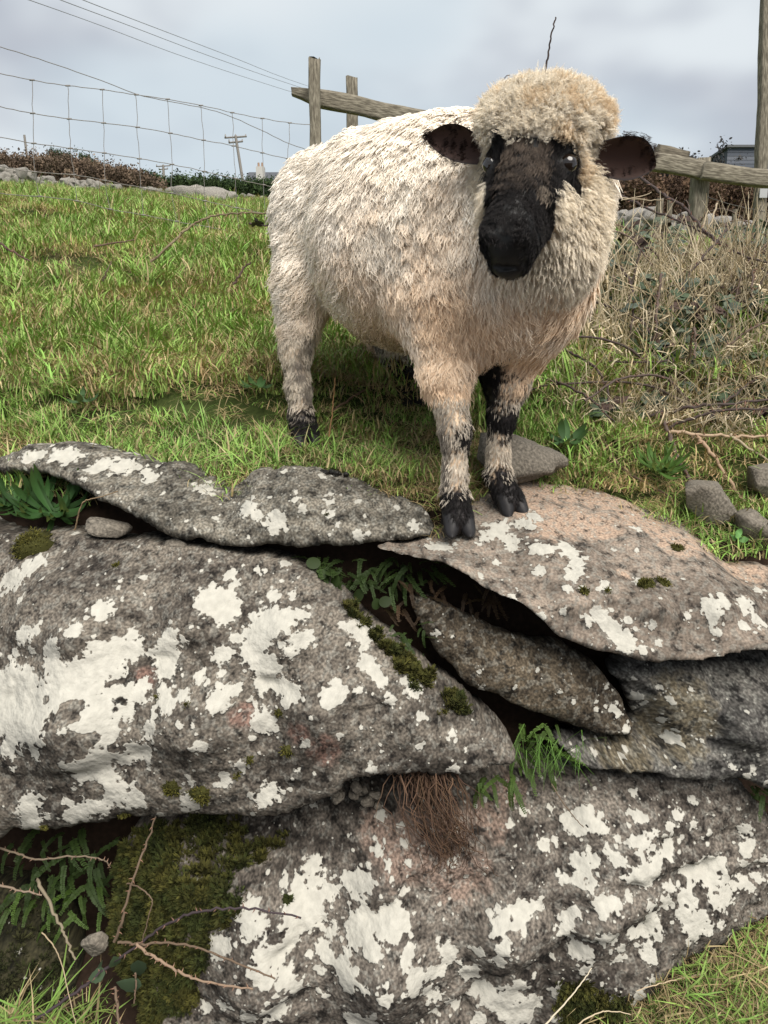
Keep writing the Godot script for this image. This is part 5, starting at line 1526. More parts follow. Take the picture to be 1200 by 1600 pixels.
func make_brambles():
	var bark := plain(Color.WHITE, 0.7, true)
	var dark := Color(0.055, 0.040, 0.036)
	var pale := Color(0.30, 0.245, 0.17)
	var leaf := bramble_leaf()
	var leaf_look := plain(Color.WHITE, 0.7, true)
	leaf_look.backlight_enabled = true
	leaf_look.backlight = Color(0.3, 0.35, 0.25)
	# the thicket on the bank: arching canes, leaves, bleached stalks
	var bush := thing("bramble_thicket", "tangled bramble thicket with dark canes on the bank behind the lamb", "bramble", Vector3(0.800, 1.545, -2.000))
	var canes := [
		[[Vector3(0.769, 2.141, -2.550), Vector3(0.812, 2.036, -2.400), Vector3(0.854, 1.971, -2.300), Vector3(0.882, 1.884, -2.200), Vector3(0.921, 1.818, -2.100), Vector3(0.984, 1.773, -2.000)], 0.0048, dark], [[Vector3(0.708, 2.058, -2.500), Vector3(0.777, 1.991, -2.400), Vector3(0.838, 1.936, -2.300), Vector3(0.910, 1.867, -2.200), Vector3(1.036, 1.754, -2.100)], 0.0042, dark],
		[[Vector3(0.678, 1.746, -1.950), Vector3(0.671, 1.683, -1.950), Vector3(0.667, 1.605, -1.930), Vector3(0.670, 1.497, -1.900), Vector3(0.668, 1.413, -1.880)], 0.0040, Color(0.13, 0.095, 0.085)], [[Vector3(0.934, 1.892, -2.200), Vector3(0.838, 1.810, -2.100), Vector3(0.773, 1.740, -2.050), Vector3(0.741, 1.687, -2.000)], 0.0036, dark],
		[[Vector3(0.642, 1.840, -2.300), Vector3(0.649, 1.746, -2.100), Vector3(0.629, 1.672, -2.000), Vector3(0.609, 1.606, -1.950)], 0.0042, dark], [[Vector3(0.550, 1.697, -2.100), Vector3(0.614, 1.656, -2.000), Vector3(0.648, 1.622, -1.950), Vector3(0.667, 1.543, -1.900)], 0.0036, dark],
		[[Vector3(0.433, 1.566, -1.900), Vector3(0.478, 1.526, -1.800), Vector3(0.496, 1.483, -1.750), Vector3(0.498, 1.428, -1.700)], 0.0034, dark], [[Vector3(0.369, 1.497, -1.800), Vector3(0.419, 1.470, -1.700), Vector3(0.457, 1.443, -1.680), Vector3(0.492, 1.403, -1.650)], 0.0030, dark],
		[[Vector3(0.529, 1.534, -1.850), Vector3(0.610, 1.532, -1.820), Vector3(0.710, 1.542, -1.850), Vector3(0.821, 1.555, -1.900)], 0.0032, dark], [[Vector3(0.576, 1.414, -1.700), Vector3(0.638, 1.429, -1.680), Vector3(0.712, 1.441, -1.660), Vector3(0.841, 1.452, -1.660)], 0.0048, dark],
		[[Vector3(0.609, 1.392, -1.650), Vector3(0.664, 1.417, -1.640), Vector3(0.736, 1.432, -1.620), Vector3(0.813, 1.430, -1.600)], 0.0040, dark], [[Vector3(1.013, 1.730, -2.100), Vector3(0.948, 1.768, -2.150), Vector3(0.880, 1.752, -2.150), Vector3(0.793, 1.692, -2.050)], 0.0040, dark],
		[[Vector3(0.971, 1.637, -1.950), Vector3(0.903, 1.687, -2.000), Vector3(0.823, 1.672, -2.000), Vector3(0.728, 1.606, -1.950)], 0.0036, dark], [[Vector3(0.929, 1.542, -1.850), Vector3(0.819, 1.483, -1.750), Vector3(0.730, 1.428, -1.700), Vector3(0.659, 1.362, -1.650)], 0.0036, dark],
		[[Vector3(0.983, 1.687, -2.000), Vector3(0.921, 1.589, -1.920), Vector3(0.875, 1.483, -1.800), Vector3(0.833, 1.399, -1.720)], 0.0036, pale], [[Vector3(0.598, 1.385, -1.620), Vector3(0.678, 1.380, -1.600), Vector3(0.744, 1.376, -1.600), Vector3(0.817, 1.380, -1.600)], 0.0042, Color(0.34, 0.25, 0.17)],
		[[Vector3(0.651, 1.377, -1.600), Vector3(0.664, 1.355, -1.580), Vector3(0.688, 1.297, -1.520), Vector3(0.714, 1.241, -1.470), Vector3(0.744, 1.176, -1.420)], 0.0045, Color(0.30, 0.21, 0.14)], [[Vector3(0.717, 1.380, -1.600), Vector3(0.745, 1.356, -1.570), Vector3(0.792, 1.320, -1.540)], 0.0036, pale],
		[[Vector3(0.594, 1.416, -1.660), Vector3(0.599, 1.366, -1.600), Vector3(0.604, 1.319, -1.550), Vector3(0.625, 1.245, -1.480), Vector3(0.657, 1.168, -1.400), Vector3(0.700, 1.111, -1.320)], 0.0052, Color(0.085, 0.060, 0.052)], [[Vector3(0.465, 1.365, -1.620), Vector3(0.483, 1.318, -1.560), Vector3(0.523, 1.290, -1.520), Vector3(0.565, 1.263, -1.490), Vector3(0.606, 1.224, -1.460)], 0.0026, Color(0.16, 0.11, 0.08)],
		[[Vector3(0.918, 1.962, -2.300), Vector3(0.858, 1.859, -2.200), Vector3(0.804, 1.762, -2.100), Vector3(0.786, 1.692, -2.050)], 0.0026, pale], [[Vector3(0.985, 2.004, -2.400), Vector3(0.953, 1.946, -2.350), Vector3(0.914, 1.893, -2.300)], 0.0030, pale], [[Vector3(0.676, 2.011, -2.350), Vector3(0.741, 2.004, -2.350), Vector3(0.808, 2.002, -2.350)], 0.0022, pale], [[Vector3(0.671, 1.991, -2.300), Vector3(0.734, 2.003, -2.300), Vector3(0.757, 2.014, -2.300)], 0.0020, pale],
	]
	for k in canes.size():
		part("cane", cane(canes[k][0], canes[k][1], canes[k][2] != pale, 500 + k, canes[k][2]), bark, bush)
	var filler := []
	for k in 56:
		var x := lerpf(0.52, 1.35, rng.randf())
		var d := lerpf(1.72, 2.9, rng.randf())
		x *= d / 2.0 if x > 0.7 else 1.0
		var root := Vector3(x, land(x, -d), -d)
		var lean := Vector3(clampf(rng.randfn() * 0.28, -0.4, 0.4) - 0.05, 0, rng.randfn() * 0.12 + 0.08)
		var high := 0.08 + 0.16 * rng.randf() * smoothstep(1.7, 2.2, d)
		filler.append([root, root + Vector3(0, high, 0) + lean * 0.35, root + Vector3(0, high * 1.0, 0) + lean * 0.8, root + Vector3(0, high * 0.45, 0) + lean * 1.15])
	for k in filler.size():
		part("cane", cane(filler[k], 0.0022 + 0.0018 * rng.randf(), true, 560 + k, dark.lerp(Color(0.14, 0.10, 0.075), rng.randf())), bark, bush)
	var places: Array[Transform3D] = []
	var colors := PackedColorArray()
	var tones := [Color(0.040, 0.062, 0.032), Color(0.060, 0.085, 0.050), Color(0.075, 0.095, 0.075), Color(0.055, 0.035, 0.028), Color(0.10, 0.12, 0.085)]
	for k in 3300:
		var d := lerpf(1.70, 2.75, rng.randf())
		var x := lerpf(0.42, 0.62 * d + 0.25, rng.randf())
		if d > 1.8 and x < 0.40 + 0.10 * d * rng.randf(): continue
		if noise_clump(x, d) < -0.05: continue
		var high := 0.02 + rng.randf() * (0.03 + 0.17 * smoothstep(1.75, 2.2, d))
		var p := Vector3(x, land(x, -d) + high, -d)
		var tone: Color = tones[rng.randi() % tones.size()]
		var facing := Vector3(rng.randfn() * 0.5, 0.8, 0.6 + rng.randfn() * 0.4).normalized()
		var along := facing.cross(Vector3(rng.randfn(), rng.randfn(), rng.randfn())).normalized()
		var side := along.cross(facing).normalized()
		var size := 0.016 + 0.016 * rng.randf()
		for turn in [-1.1, 0.0, 1.1]:
			var a := (along * cos(turn) + side * sin(turn)).normalized()
			places.append(Transform3D(Basis(a.cross(facing) * size, a * size, facing * size), p))
			colors.append(tone * (0.7 + 0.6 * rng.randf()))
	copies("leaves", leaf, leaf_look, places, colors, bush).set_meta("kind", "stuff")
	# bleached grass stalks bending through the thicket
	var stalk := Bag.new()
	stalk.tube([Vector3.ZERO, Vector3(0.02, 0.35, 0), Vector3(0.10, 0.68, 0.02), Vector3(0.26, 0.95, 0.05)], [0.0065, 0.0055, 0.0045, 0.0015], 4, Color.WHITE, false)
	stalk.ribbon([Vector3(0.02, 0.3, 0), Vector3(-0.1, 0.45, 0.02), Vector3(-0.24, 0.42, 0.04)], [0.008, 0.009, 0.001], Vector3(0, 0, 1), Color.WHITE)
	places = []
	colors = []
	for k in 8500:
		var d := lerpf(1.66, 3.1, pow(rng.randf(), 1.1))
		var x := lerpf(0.40, 0.62 * d + 0.25, pow(rng.randf(), 0.8))
		if noise_clump(x + 7.0, d * 1.3) < -0.12: continue
		var p := Vector3(x, land(x, -d) - 0.01, -d)
		var up := Vector3(rng.randfn() * 0.55 - 0.15, 0.75 + 0.3 * rng.randf(), rng.randfn() * 0.4 + 0.35).normalized()
		var size := (0.10 + 0.22 * rng.randf()) * lerpf(0.5, 1.1, smoothstep(1.7, 2.2, d)) * lerpf(1.0, 0.62, smoothstep(2.3, 2.8, d))
		places.append(Transform3D((Basis(Quaternion(Vector3.UP, up)) * Basis(Vector3.UP, rng.randf() * TAU)).scaled(Vector3.ONE * size), p))
		colors.append(Color(0.46, 0.37, 0.22).lerp(Color(0.60, 0.52, 0.38), rng.randf()) * (0.55 + 0.6 * rng.randf()))
	var straw := copies(numbered("dry_stalks", null), stalk.mesh(), plain(Color.WHITE, 0.8, true), places, colors, self)
	tag(straw, "bleached dead grass stalks bending through the brambles", "dry stalks", "", "stuff")
	# single stems that stand on their own
	var singles := [
		["tall bare stem rising behind the lamb's head", [Vector3(0.343, 1.891, -1.750), Vector3(0.340, 2.019, -1.750), Vector3(0.340, 2.122, -1.750), Vector3(0.343, 2.171, -1.740), Vector3(0.347, 2.204, -1.730), Vector3(0.352, 2.225, -1.730)], 0.0026, dark],
		["fine bent stem beside the lamb's woolly crown", [Vector3(0.199, 1.862, -1.800), Vector3(0.217, 2.008, -1.800), Vector3(0.234, 2.076, -1.800), Vector3(0.247, 2.112, -1.800), Vector3(0.259, 2.134, -1.800), Vector3(0.272, 2.141, -1.800)], 0.0016, dark],
		["arching bare bramble runner over the pasture", [Vector3(-0.742, 1.857, -2.550), Vector3(-0.686, 1.906, -2.550), Vector3(-0.635, 1.967, -2.600), Vector3(-0.580, 1.999, -2.600), Vector3(-0.524, 2.011, -2.600), Vector3(-0.434, 2.007, -2.550), Vector3(-0.316, 1.995, -2.500)], 0.0042, Color(0.17, 0.135, 0.085)],
		["short bramble shoot with leaves beside the lamb's rump", [Vector3(-0.399, 1.948, -2.400), Vector3(-0.362, 1.942, -2.400), Vector3(-0.305, 1.937, -2.400)], 0.0034, dark],
		["dark bare runner lying on the grass at the field side", [Vector3(-1.350, 1.981, -2.700), Vector3(-1.265, 1.932, -2.650), Vector3(-1.198, 1.896, -2.600), Vector3(-1.142, 1.866, -2.580)], 0.0042, Color(0.085, 0.05, 0.04)],
		["straight dead runner lying across the pasture", [Vector3(-0.990, 1.938, -2.750), Vector3(-0.919, 1.949, -2.750), Vector3(-0.853, 1.959, -2.750)], 0.0034, Color(0.12, 0.08, 0.06)],
		["crooked dead twig lying on the bank grass", [Vector3(-0.444, 1.766, -2.350), Vector3(-0.426, 1.793, -2.350), Vector3(-0.410, 1.820, -2.360), Vector3(-0.392, 1.831, -2.360)], 0.0040, Color(0.08, 0.05, 0.04)],
		["small dark twig poking out of the bank", [Vector3(-0.812, 1.769, -2.300), Vector3(-0.798, 1.796, -2.300), Vector3(-0.788, 1.829, -2.320)], 0.0026, Color(0.09, 0.06, 0.045)],
		["bent bare twig lying under the lamb's belly", [Vector3(-0.121, 1.420, -1.720), Vector3(-0.079, 1.448, -1.750), Vector3(-0.044, 1.469, -1.770), Vector3(0.000, 1.480, -1.780), Vector3(0.018, 1.486, -1.780)], 0.0032, Color(0.12, 0.075, 0.05)],
		["pale dead stalk lying beside the hind hoof", [Vector3(-0.269, 1.348, -1.580), Vector3(-0.231, 1.367, -1.590), Vector3(-0.199, 1.382, -1.600), Vector3(-0.175, 1.390, -1.600)], 0.0016, pale],
		["rusty upright stalk in the turf under the lamb", [Vector3(-0.113, 1.375, -1.580), Vector3(-0.108, 1.419, -1.600), Vector3(-0.105, 1.458, -1.620), Vector3(-0.101, 1.497, -1.620)], 0.0018, Color(0.20, 0.11, 0.05)],
	]
	for k in singles.size():
		var q: Array = singles[k]
		var o := thing("dead_stem", q[0], "stem", q[1][0])
		part("stem", cane(q[1], q[2], k in [2, 4, 5], 700 + k, q[3]), bark, o)
		if k == 3:
			for e in 4:
				var l := part("leaf", leaf, leaf_look, o, false)
				l.position = q[1][1] - o.position + Vector3(0.012 * e - 0.02, 0, 0)
				l.transform.basis = Basis.from_euler(Vector3(rng.randf() * 2.0, rng.randf() * TAU, rng.randf() * 2.0)).scaled(Vector3.ONE * 0.03)
				l.material_override = plain(lin(0.05, 0.045, 0.03), 0.6)

var clump_noise := noise_of(611, 3.2, 3)
func noise_clump(x: float, d: float) -> float:
	return clump_noise.get_noise_2d(x, d)

# ---------------------------------------------------------------- plants and moss of the wall
func frond_mesh(pairs: int, frond_seed: int, bend: float) -> ArrayMesh:
	# maidenhair spleenwort: a wiry rib with paired rounded leaflets, one unit long
	var r := RandomNumberGenerator.new()
	r.seed = frond_seed
	var bag := Bag.new()
	var path := []
	for i in 9:
		var t := i / 8.0
		path.append(Vector3(0.05 * sin(t * 3.0), t * (1.0 - 0.25 * bend * t), bend * 0.55 * t * t))
	bag.tube(path, [0.010, 0.009, 0.008, 0.007, 0.006, 0.005, 0.004, 0.003, 0.002], 4, Color(0.09, 0.05, 0.03), false)
	for k in pairs:
		var t := 0.10 + 0.88 * k / pairs
		var f := t * 8.0
		var i := mini(int(f), 7)
		var p: Vector3 = path[i].lerp(path[i + 1], f - i)
		var along: Vector3 = (path[i + 1] - path[i]).normalized()
		for side in [-1.0, 1.0]:
			var out: Vector3 = (Vector3.RIGHT * side + along * 0.25 + Vector3(0, 0, r.randfn() * 0.18)).normalized()
			var l := 0.085 * (1.0 - 0.55 * t * t) * (0.85 + 0.3 * r.randf())
			bag.ribbon([p, p + out * l * 0.35, p + out * l * 0.75, p + out * l], [l * 0.12, l * 0.36, l * 0.38, l * 0.12], along, Color.WHITE * (0.75 + 0.5 * r.randf()))
	return bag.mesh()

func blade_leaf(fold: float) -> ArrayMesh:
	var bag := Bag.new()
	var path := []
	var widths := []
	for i in 8:
		var t := i / 7.0
		path.append(Vector3(0, t * (1.0 - 0.22 * t), 0.42 * t - 0.52 * t * t))
		widths.append(maxf(0.006, 0.10 * pow(sin(PI * minf(1.0, t * 0.92 + 0.06)), 0.9)))
	bag.ribbon(path, widths, Vector3.RIGHT, Color.WHITE, fold)
	return bag.mesh()

func rosette(called: String, label: String, category: String, at: Vector3, up: Vector3, count: int, length: float, tone: Color, broad := 1.0, group := ""):
	var o := thing(called, label, category, at, group)
	if not shared.has("blade"): shared.blade = blade_leaf(0.4)
	for k in count:
		var a := TAU * k * 0.382 + rng.randf() * 0.4
		var side := up.cross(Vector3(cos(a), 0.1, sin(a))).normalized()
		var out := side.cross(up).normalized()
		var lift := 0.25 + 0.9 * float(k) / count
		var along := (out + up * lift + Vector3(rng.randfn(), rng.randfn(), rng.randfn()) * 0.28).normalized()
		var l := length * (0.7 + 0.45 * rng.randf())
		var m := part("leaf", shared.blade, leaf_tone(tone, k), o, false)
		side = (side - along * along.dot(side)).normalized()
		m.transform = Transform3D(Basis(side * l * broad, along * l, side.cross(along) * l), up * 0.004 + Vector3(rng.randfn(), 0, rng.randfn()) * length * 0.12)

func leaf_tone(tone: Color, k: int) -> StandardMaterial3D:
	var key := "leaf_%s_%d" % [tone, k % 3]
	if not shared.has(key):
		var m := plain((tone * [0.75, 1.0, 1.25][k % 3]).linear_to_srgb(), 0.65)
		m.albedo_color.a = 1.0
		m.backlight_enabled = true
		m.backlight = Color(0.35, 0.4, 0.2)
		shared[key] = m
	return shared[key]

func fern(label: String, at: Vector3, spread: Vector3, count: int, length: float, tone: Color, group := ""):
	if not shared.has("fronds"): shared.fronds = [frond_mesh(17, 1, 0.5), frond_mesh(19, 2, 0.8), frond_mesh(15, 3, 0.3)]
	var o := thing("fern", label, "fern", at, group)
	for k in count:
		var m := part("frond", shared.fronds[k % 3], leaf_tone(tone, k), o, false)
		var root := Vector3(rng.randf_range(-1, 1) * spread.x, rng.randf_range(-1, 1) * spread.y, rng.randf_range(-1, 1) * spread.z)
		var out := Vector3(rng.randfn() * 0.7, rng.randfn() * 0.5 - 0.25, 0.75 + 0.3 * rng.randf()).normalized()
		var side := out.cross(Vector3(rng.randfn() * 0.2, 1, 0.4)).normalized()
		var l := length * (0.45 + 0.5 * rng.randf())
		m.transform = Transform3D(Basis(side * l, out * l, side.cross(out) * -l), root)

func round_leaf(r: float) -> ArrayMesh:
	var bag := Bag.new()
	bag.v.append(Vector3(0, 0, -0.15 * r))
	bag.n.append(Vector3(0, 0, 1))
	bag.c.append(Color.WHITE)
	for k in 12:
		var a := TAU * k / 12.0
		var s := r * (1.0 + 0.06 * sin(a * 6.0))
		bag.v.append(Vector3(cos(a) * s, sin(a) * s, 0.0))
		bag.n.append(Vector3(cos(a) * 0.15, sin(a) * 0.15, 1).normalized())
		bag.c.append(Color.WHITE)
		bag.i.append_array([0, 1 + (k + 1) % 12, 1 + k])
	return bag.mesh()

func moss_tuft(tuft_seed: int) -> ArrayMesh:
	var r := RandomNumberGenerator.new()
	r.seed = tuft_seed
	var bag := Bag.new()
	for k in 12:
		var a := r.randf() * TAU
		var out := Vector3(cos(a), 0, sin(a))
		var root := out * 0.5 * r.randf()
		bag.ribbon([root, root + Vector3(0, 0.55, 0) + out * 0.15, root + Vector3(0, 0.95, 0) + out * 0.5], [0.10, 0.13, 0.02], Vector3(-sin(a), 0, cos(a)), Color.WHITE * (0.65 + 0.7 * r.randf()))
	return bag.mesh()

func cushion(seed_of_stone: int, at: Vector3, radius: float, high: float, tone: Color):
	# a moss cushion on its stone: a low dome thick with tiny shoots
	var stone: MeshInstance3D = shared["stone_%d" % seed_of_stone]
	var skin: Array = stone_skins[seed_of_stone]
	var best := 1e9
	var n := Vector3(0, 0.3, 1).normalized()
	var p := at
	for k in skin[0].size():
		var q: Vector3 = skin[0][k]
		var far := Vector2(q.x - at.x, q.y - at.y).length_squared()
		if far < best:
			best = far
			p = q
			n = skin[1][k]
	var side := n.cross(Vector3.UP).normalized()
	var up := side.cross(n)
	var bumps := noise_of(int(at.x * 1000.0), 1.0 / radius, 3)
	var bag := Bag.new()
	var rings := 7
	var turns := 22
	var first := 0
	for i in rings + 1:
		for k in turns:
			var a := TAU * k / turns
			var t := float(i) / rings
			var dir := side * cos(a) + up * sin(a)
			var reach := radius * t * (1.0 + 0.45 * bumps.get_noise_2d(cos(a) * radius, sin(a) * radius))
			bag.v.append(p + dir * reach + n * (high * sqrt(maxf(0.0, 1.0 - t * t)) * (1.0 + 0.3 * bumps.get_noise_2d(cos(a) * reach * 3.0, sin(a) * reach * 3.0)) - 0.003))
			bag.n.append((n * (1.05 - t) + dir * t).normalized())
			bag.c.append(tone * 0.6)
	for i in rings:
		for k in turns:
			var a := i * turns + k
			var b := i * turns + (k + 1) % turns
			bag.i.append_array([a, a + turns, b, b, a + turns, b + turns])
	var count := bag.v.size()
	for k in int(clampf(radius * radius * 900000.0, 60.0, 700.0)):
		var i := rng.randi() % (count - turns)
		var q := bag.v[i].lerp(bag.v[i + turns], rng.randf()) + Vector3(rng.randfn(), rng.randfn(), rng.randfn()) * radius * 0.06
		var m := (bag.n[i] + Vector3(rng.randfn(), rng.randfn(), rng.randfn()) * 0.35).normalized()
		var s := m.cross(Vector3(rng.randfn(), rng.randfn(), rng.randfn())).normalized()
		bag.ribbon([q, q + m * 0.0022, q + m * 0.0045], [0.0007, 0.0009, 0.0001], s, tone * (0.6 + 0.9 * rng.randf()))
	part("moss_cushion", bag.mesh(), plain(Color.WHITE, 0.9, true), stone)

func moss_sheet(seed_of_stone: int, area: Array, count: int, size: float, tone: Color, other: Color):
	var stone: MeshInstance3D = shared["stone_%d" % seed_of_stone]
	var skin: Array = stone_skins[seed_of_stone]
	var flat := PackedVector2Array()
	for q in area: flat.append(Vector2(q.x, q.y))
	var ragged := noise_of(seed_of_stone + 900, 30.0, 3)
	var inside := PackedInt32Array()
	for k in skin[0].size():
		var q: Vector3 = skin[0][k]
		var w := Vector2(q.x + ragged.get_noise_2d(q.x, q.y) * 0.03, q.y + ragged.get_noise_2d(q.y + 5.0, q.x) * 0.03)
		if Geometry2D.is_point_in_polygon(w, flat): inside.append(k)
	if inside.is_empty(): return
	var places: Array[Transform3D] = []
	var colors := PackedColorArray()
	for k in count:
		var i := inside[rng.randi() % inside.size()]
		var n: Vector3 = skin[1][i]
		if ragged.get_noise_2d(skin[0][i].x * 0.8 + 3.0, skin[0][i].y * 0.8) > 0.22 and rng.randf() < 0.85: continue
		var p: Vector3 = skin[0][i] + Vector3(rng.randf_range(-1, 1), rng.randf_range(-1, 1), 0) * 0.007
		var up := (n + Vector3(rng.randfn(), rng.randfn(), rng.randfn()) * 0.35 + Vector3.UP * 0.3).normalized()
		var lump := 1.0 + 0.8 * ragged.get_noise_2d(p.x * 1.5, p.y * 1.5)
		places.append(Transform3D((Basis(Quaternion(Vector3.UP, up)) * Basis(Vector3.UP, rng.randf() * TAU)).scaled(Vector3.ONE * size * lump * (0.7 + 0.6 * rng.randf())), p))
		colors.append(tone.lerp(other, clampf(0.5 + ragged.get_noise_2d(p.x * 0.7, p.y * 0.7) * 1.2 + rng.randfn() * 0.2, 0.0, 1.0)) * (0.6 + 0.7 * rng.randf()))
	if not shared.has("moss"): shared.moss = moss_tuft(5)
	copies("moss", shared.moss, plain(Color.WHITE, 0.9, true), places, colors, stone).set_meta("kind", "stuff")

func make_wall_plants():
	var olive := Color(0.070, 0.066, 0.014)
	var green := Color(0.034, 0.044, 0.010)
	moss_sheet(53, [Vector3(-0.407, 0.767, -1.129), Vector3(-0.320, 0.791, -1.135), Vector3(-0.189, 0.775, -1.152), Vector3(-0.159, 0.773, -1.062), Vector3(-0.207, 0.752, -1.041), Vector3(-0.255, 0.707, -1.035), Vector3(-0.270, 0.649, -1.019), Vector3(-0.287, 0.613, -1.011), Vector3(-0.322, 0.589, -1.001), Vector3(-0.328, 0.530, -0.972), Vector3(-0.387, 0.574, -1.018), Vector3(-0.423, 0.685, -1.100)], 9000, 0.0085, green, olive)
	moss_sheet(53, [Vector3(0.271, 0.618, -1.004), Vector3(0.294, 0.635, -1.004), Vector3(0.340, 0.610, -0.995), Vector3(0.331, 0.566, -0.991), Vector3(0.285, 0.552, -0.994), Vector3(0.258, 0.577, -1.002)], 900, 0.008, green, olive)
	moss_sheet(61, [Vector3(-0.674, 0.670, -1.120), Vector3(-0.561, 0.659, -1.120), Vector3(-0.492, 0.598, -1.080), Vector3(-0.500, 0.533, -1.050), Vector3(-0.626, 0.512, -1.001)], 900, 0.006, green * 0.6, Color(0.04, 0.04, 0.015))
	moss_sheet(11, [Vector3(-0.082, 1.156, -1.186), Vector3(-0.041, 1.131, -1.183), Vector3(0.020, 1.085, -1.145), Vector3(0.089, 1.036, -1.125), Vector3(0.137, 0.997, -1.110), Vector3(0.100, 1.008, -1.129), Vector3(0.020, 1.069, -1.134), Vector3(-0.040, 1.116, -1.163)], 1300, 0.007, green, olive)
	for q in [[11, Vector3(-0.596, 1.217, -1.284), 0.034, 0.016], [11, Vector3(-0.426, 1.202, -1.163), 0.009, 0.004], [11, Vector3(-0.307, 0.911, -1.059), 0.0145, 0.007], [11, Vector3(-0.269, 0.900, -1.060), 0.0155, 0.008], [11, Vector3(-0.140, 0.966, -1.063), 0.009, 0.005], [11, Vector3(-0.194, 0.953, -1.060), 0.006, 0.004], [11, Vector3(-0.153, 1.020, -1.065), 0.006, 0.004], [11, Vector3(-0.215, 0.929, -1.059), 0.005, 0.003], [11, Vector3(-0.328, 1.045, -1.063), 0.005, 0.003], [11, Vector3(-0.278, 1.043, -1.020), 0.005, 0.003], [11, Vector3(-0.498, 0.849, -1.060), 0.007, 0.004], [11, Vector3(-0.384, 0.859, -1.060), 0.012, 0.004], [11, Vector3(0.094, 0.995, -1.117), 0.007, 0.004],
			[23, Vector3(0.311, 1.172, -1.137), 0.0095, 0.006], [23, Vector3(0.414, 1.177, -1.140), 0.014, 0.007], [23, Vector3(0.444, 1.178, -1.162), 0.013, 0.006], [23, Vector3(0.501, 1.211, -1.277), 0.011, 0.006], [23, Vector3(0.346, 1.171, -1.122), 0.008, 0.004], [53, Vector3(-0.142, 0.741, -1.036), 0.009, 0.005], [3, Vector3(-0.094, 1.270, -1.303), 0.003, 0.002]]:
		cushion(q[0], q[1], q[2], q[3], olive if q[0] != 53 else green)
	# ferns in the joints
	var bright := Color(0.036, 0.066, 0.011)
	var deep := Color(0.022, 0.040, 0.009)
	fern("thick maidenhair fern under the largest stone above the bramble twigs", Vector3(-0.497, 0.744, -1.130), Vector3(0.10, 0.045, 0.03), 46, 0.085, deep)
	fern("young maidenhair fern hanging left of the mossy boulder end", Vector3(-0.520, 0.685, -1.100), Vector3(0.07, 0.03, 0.02), 22, 0.075, bright)
	fern("bright fern and herbs in the gap under the slanting stone", Vector3(0.236, 0.917, -1.150), Vector3(0.045, 0.035, 0.02), 22, 0.075, bright)
	fern("small fern hanging beside the dry roots", Vector3(0.173, 0.889, -1.100), Vector3(0.03, 0.01, 0.02), 10, 0.07, bright)
	fern("dim fern deep in the joint below the top slab", Vector3(-0.044, 1.172, -1.290), Vector3(0.14, 0.025, 0.02), 80, 0.075, deep)
	fern("reddish withered fern under the tilted slab", Vector3(0.098, 1.132, -1.270), Vector3(0.10, 0.03, 0.015), 40, 0.06, Color(0.040, 0.023, 0.013))
	fern("small fern in the dark hole at the outer end of the bottom boulder", Vector3(0.596, 0.856, -1.120), Vector3(0.03, 0.02, 0.02), 16, 0.06, deep)
	fern("small dark fern between the slanting stone and the largest stone", Vector3(0.043, 1.028, -1.240), Vector3(0.03, 0.06, 0.02), 36, 0.055, deep)
	var herb := thing("pennywort", "round leaved pennywort in the shaded joint below the top slab", "plant", Vector3(-0.096, 1.182, -1.250))
	for q in [Vector3(-0.118, 1.193, -1.250), Vector3(-0.104, 1.175, -1.245), Vector3(-0.087, 1.178, -1.240), Vector3(-0.081, 1.165, -1.240), Vector3(-0.123, 1.171, -1.250), Vector3(-0.013, 1.122, -1.250), Vector3(-0.043, 1.137, -1.250), Vector3(0.002, 1.126, -1.250)]:
		var l := part("leaf", round_leaf(0.009 + 0.004 * rng.randf()), leaf_tone(deep * 0.8, rng.randi() % 3), herb, false)
		l.position = q - herb.position
		l.rotation = Vector3(-0.4 + rng.randfn() * 0.3, rng.randfn() * 0.4, 0)
	# grass tuft springing from the joint, rosettes, roots
	var joint := thing("joint_grass", "tuft of fine green grass springing from the joint under the slanting stone", "grass", Vector3(0.251, 0.916, -1.120))
	var bag := Bag.new()
	for k in 60:
		var root: Vector3 = Vector3(0.253, 0.911, -1.130) + Vector3(rng.randfn() * 0.025, rng.randfn() * 0.012, 0)
		var out := Vector3(rng.randfn() * 0.5 + 0.15, 0.35 + rng.randf() * 0.5, 0.5 + 0.3 * rng.randf()).normalized()
		var l := 0.035 + 0.045 * rng.randf()
		var tip := root + out * l * 0.8 + Vector3(rng.randfn() * 0.02, -l * 0.55, 0.012)
		bag.ribbon([root, root + out * l * 0.4, root + out * l * 0.8, tip], [0.0006, 0.0008, 0.0006, 0.0002], out.cross(Vector3(0.3, 1, 0)).normalized(), Color(0.06, 0.125, 0.02) * (0.6 + 0.8 * rng.randf()))
	var fine := plain(Color.WHITE, 0.6, true)
	fine.backlight_enabled = true
	fine.backlight = Color(0.4, 0.45, 0.2)
	part("blades", bag.mesh(), fine, joint)
	rosette("plantain", "dark glossy long leaved plant tucked under the top slab", "plant", Vector3(-0.592, 1.260, -1.360), Vector3(0.1, 0.75, 0.65).normalized(), 40, 0.10, Color(0.022, 0.060, 0.014), 0.6)
	rosette("plantain", "second smaller clump of glossy leaves under the top slab", "plant", Vector3(-0.659, 1.270, -1.370), Vector3(-0.2, 0.8, 0.55).normalized(), 26, 0.08, Color(0.026, 0.068, 0.016), 0.6)
	rosette("plantain", "pale green leaf rosette in the bank beside the lamb's hind leg", "plant", Vector3(-0.292, 1.474, -1.760), Vector3(0, 0.8, 0.6).normalized(), 7, 0.05, Color(0.045, 0.095, 0.03), 1.5)
	rosette("plantain", "grey green leaf rosette low on the bank away from the lamb", "plant", Vector3(-0.671, 1.441, -1.740), Vector3(0, 0.8, 0.6).normalized(), 7, 0.045, Color(0.035, 0.07, 0.027), 1.4)
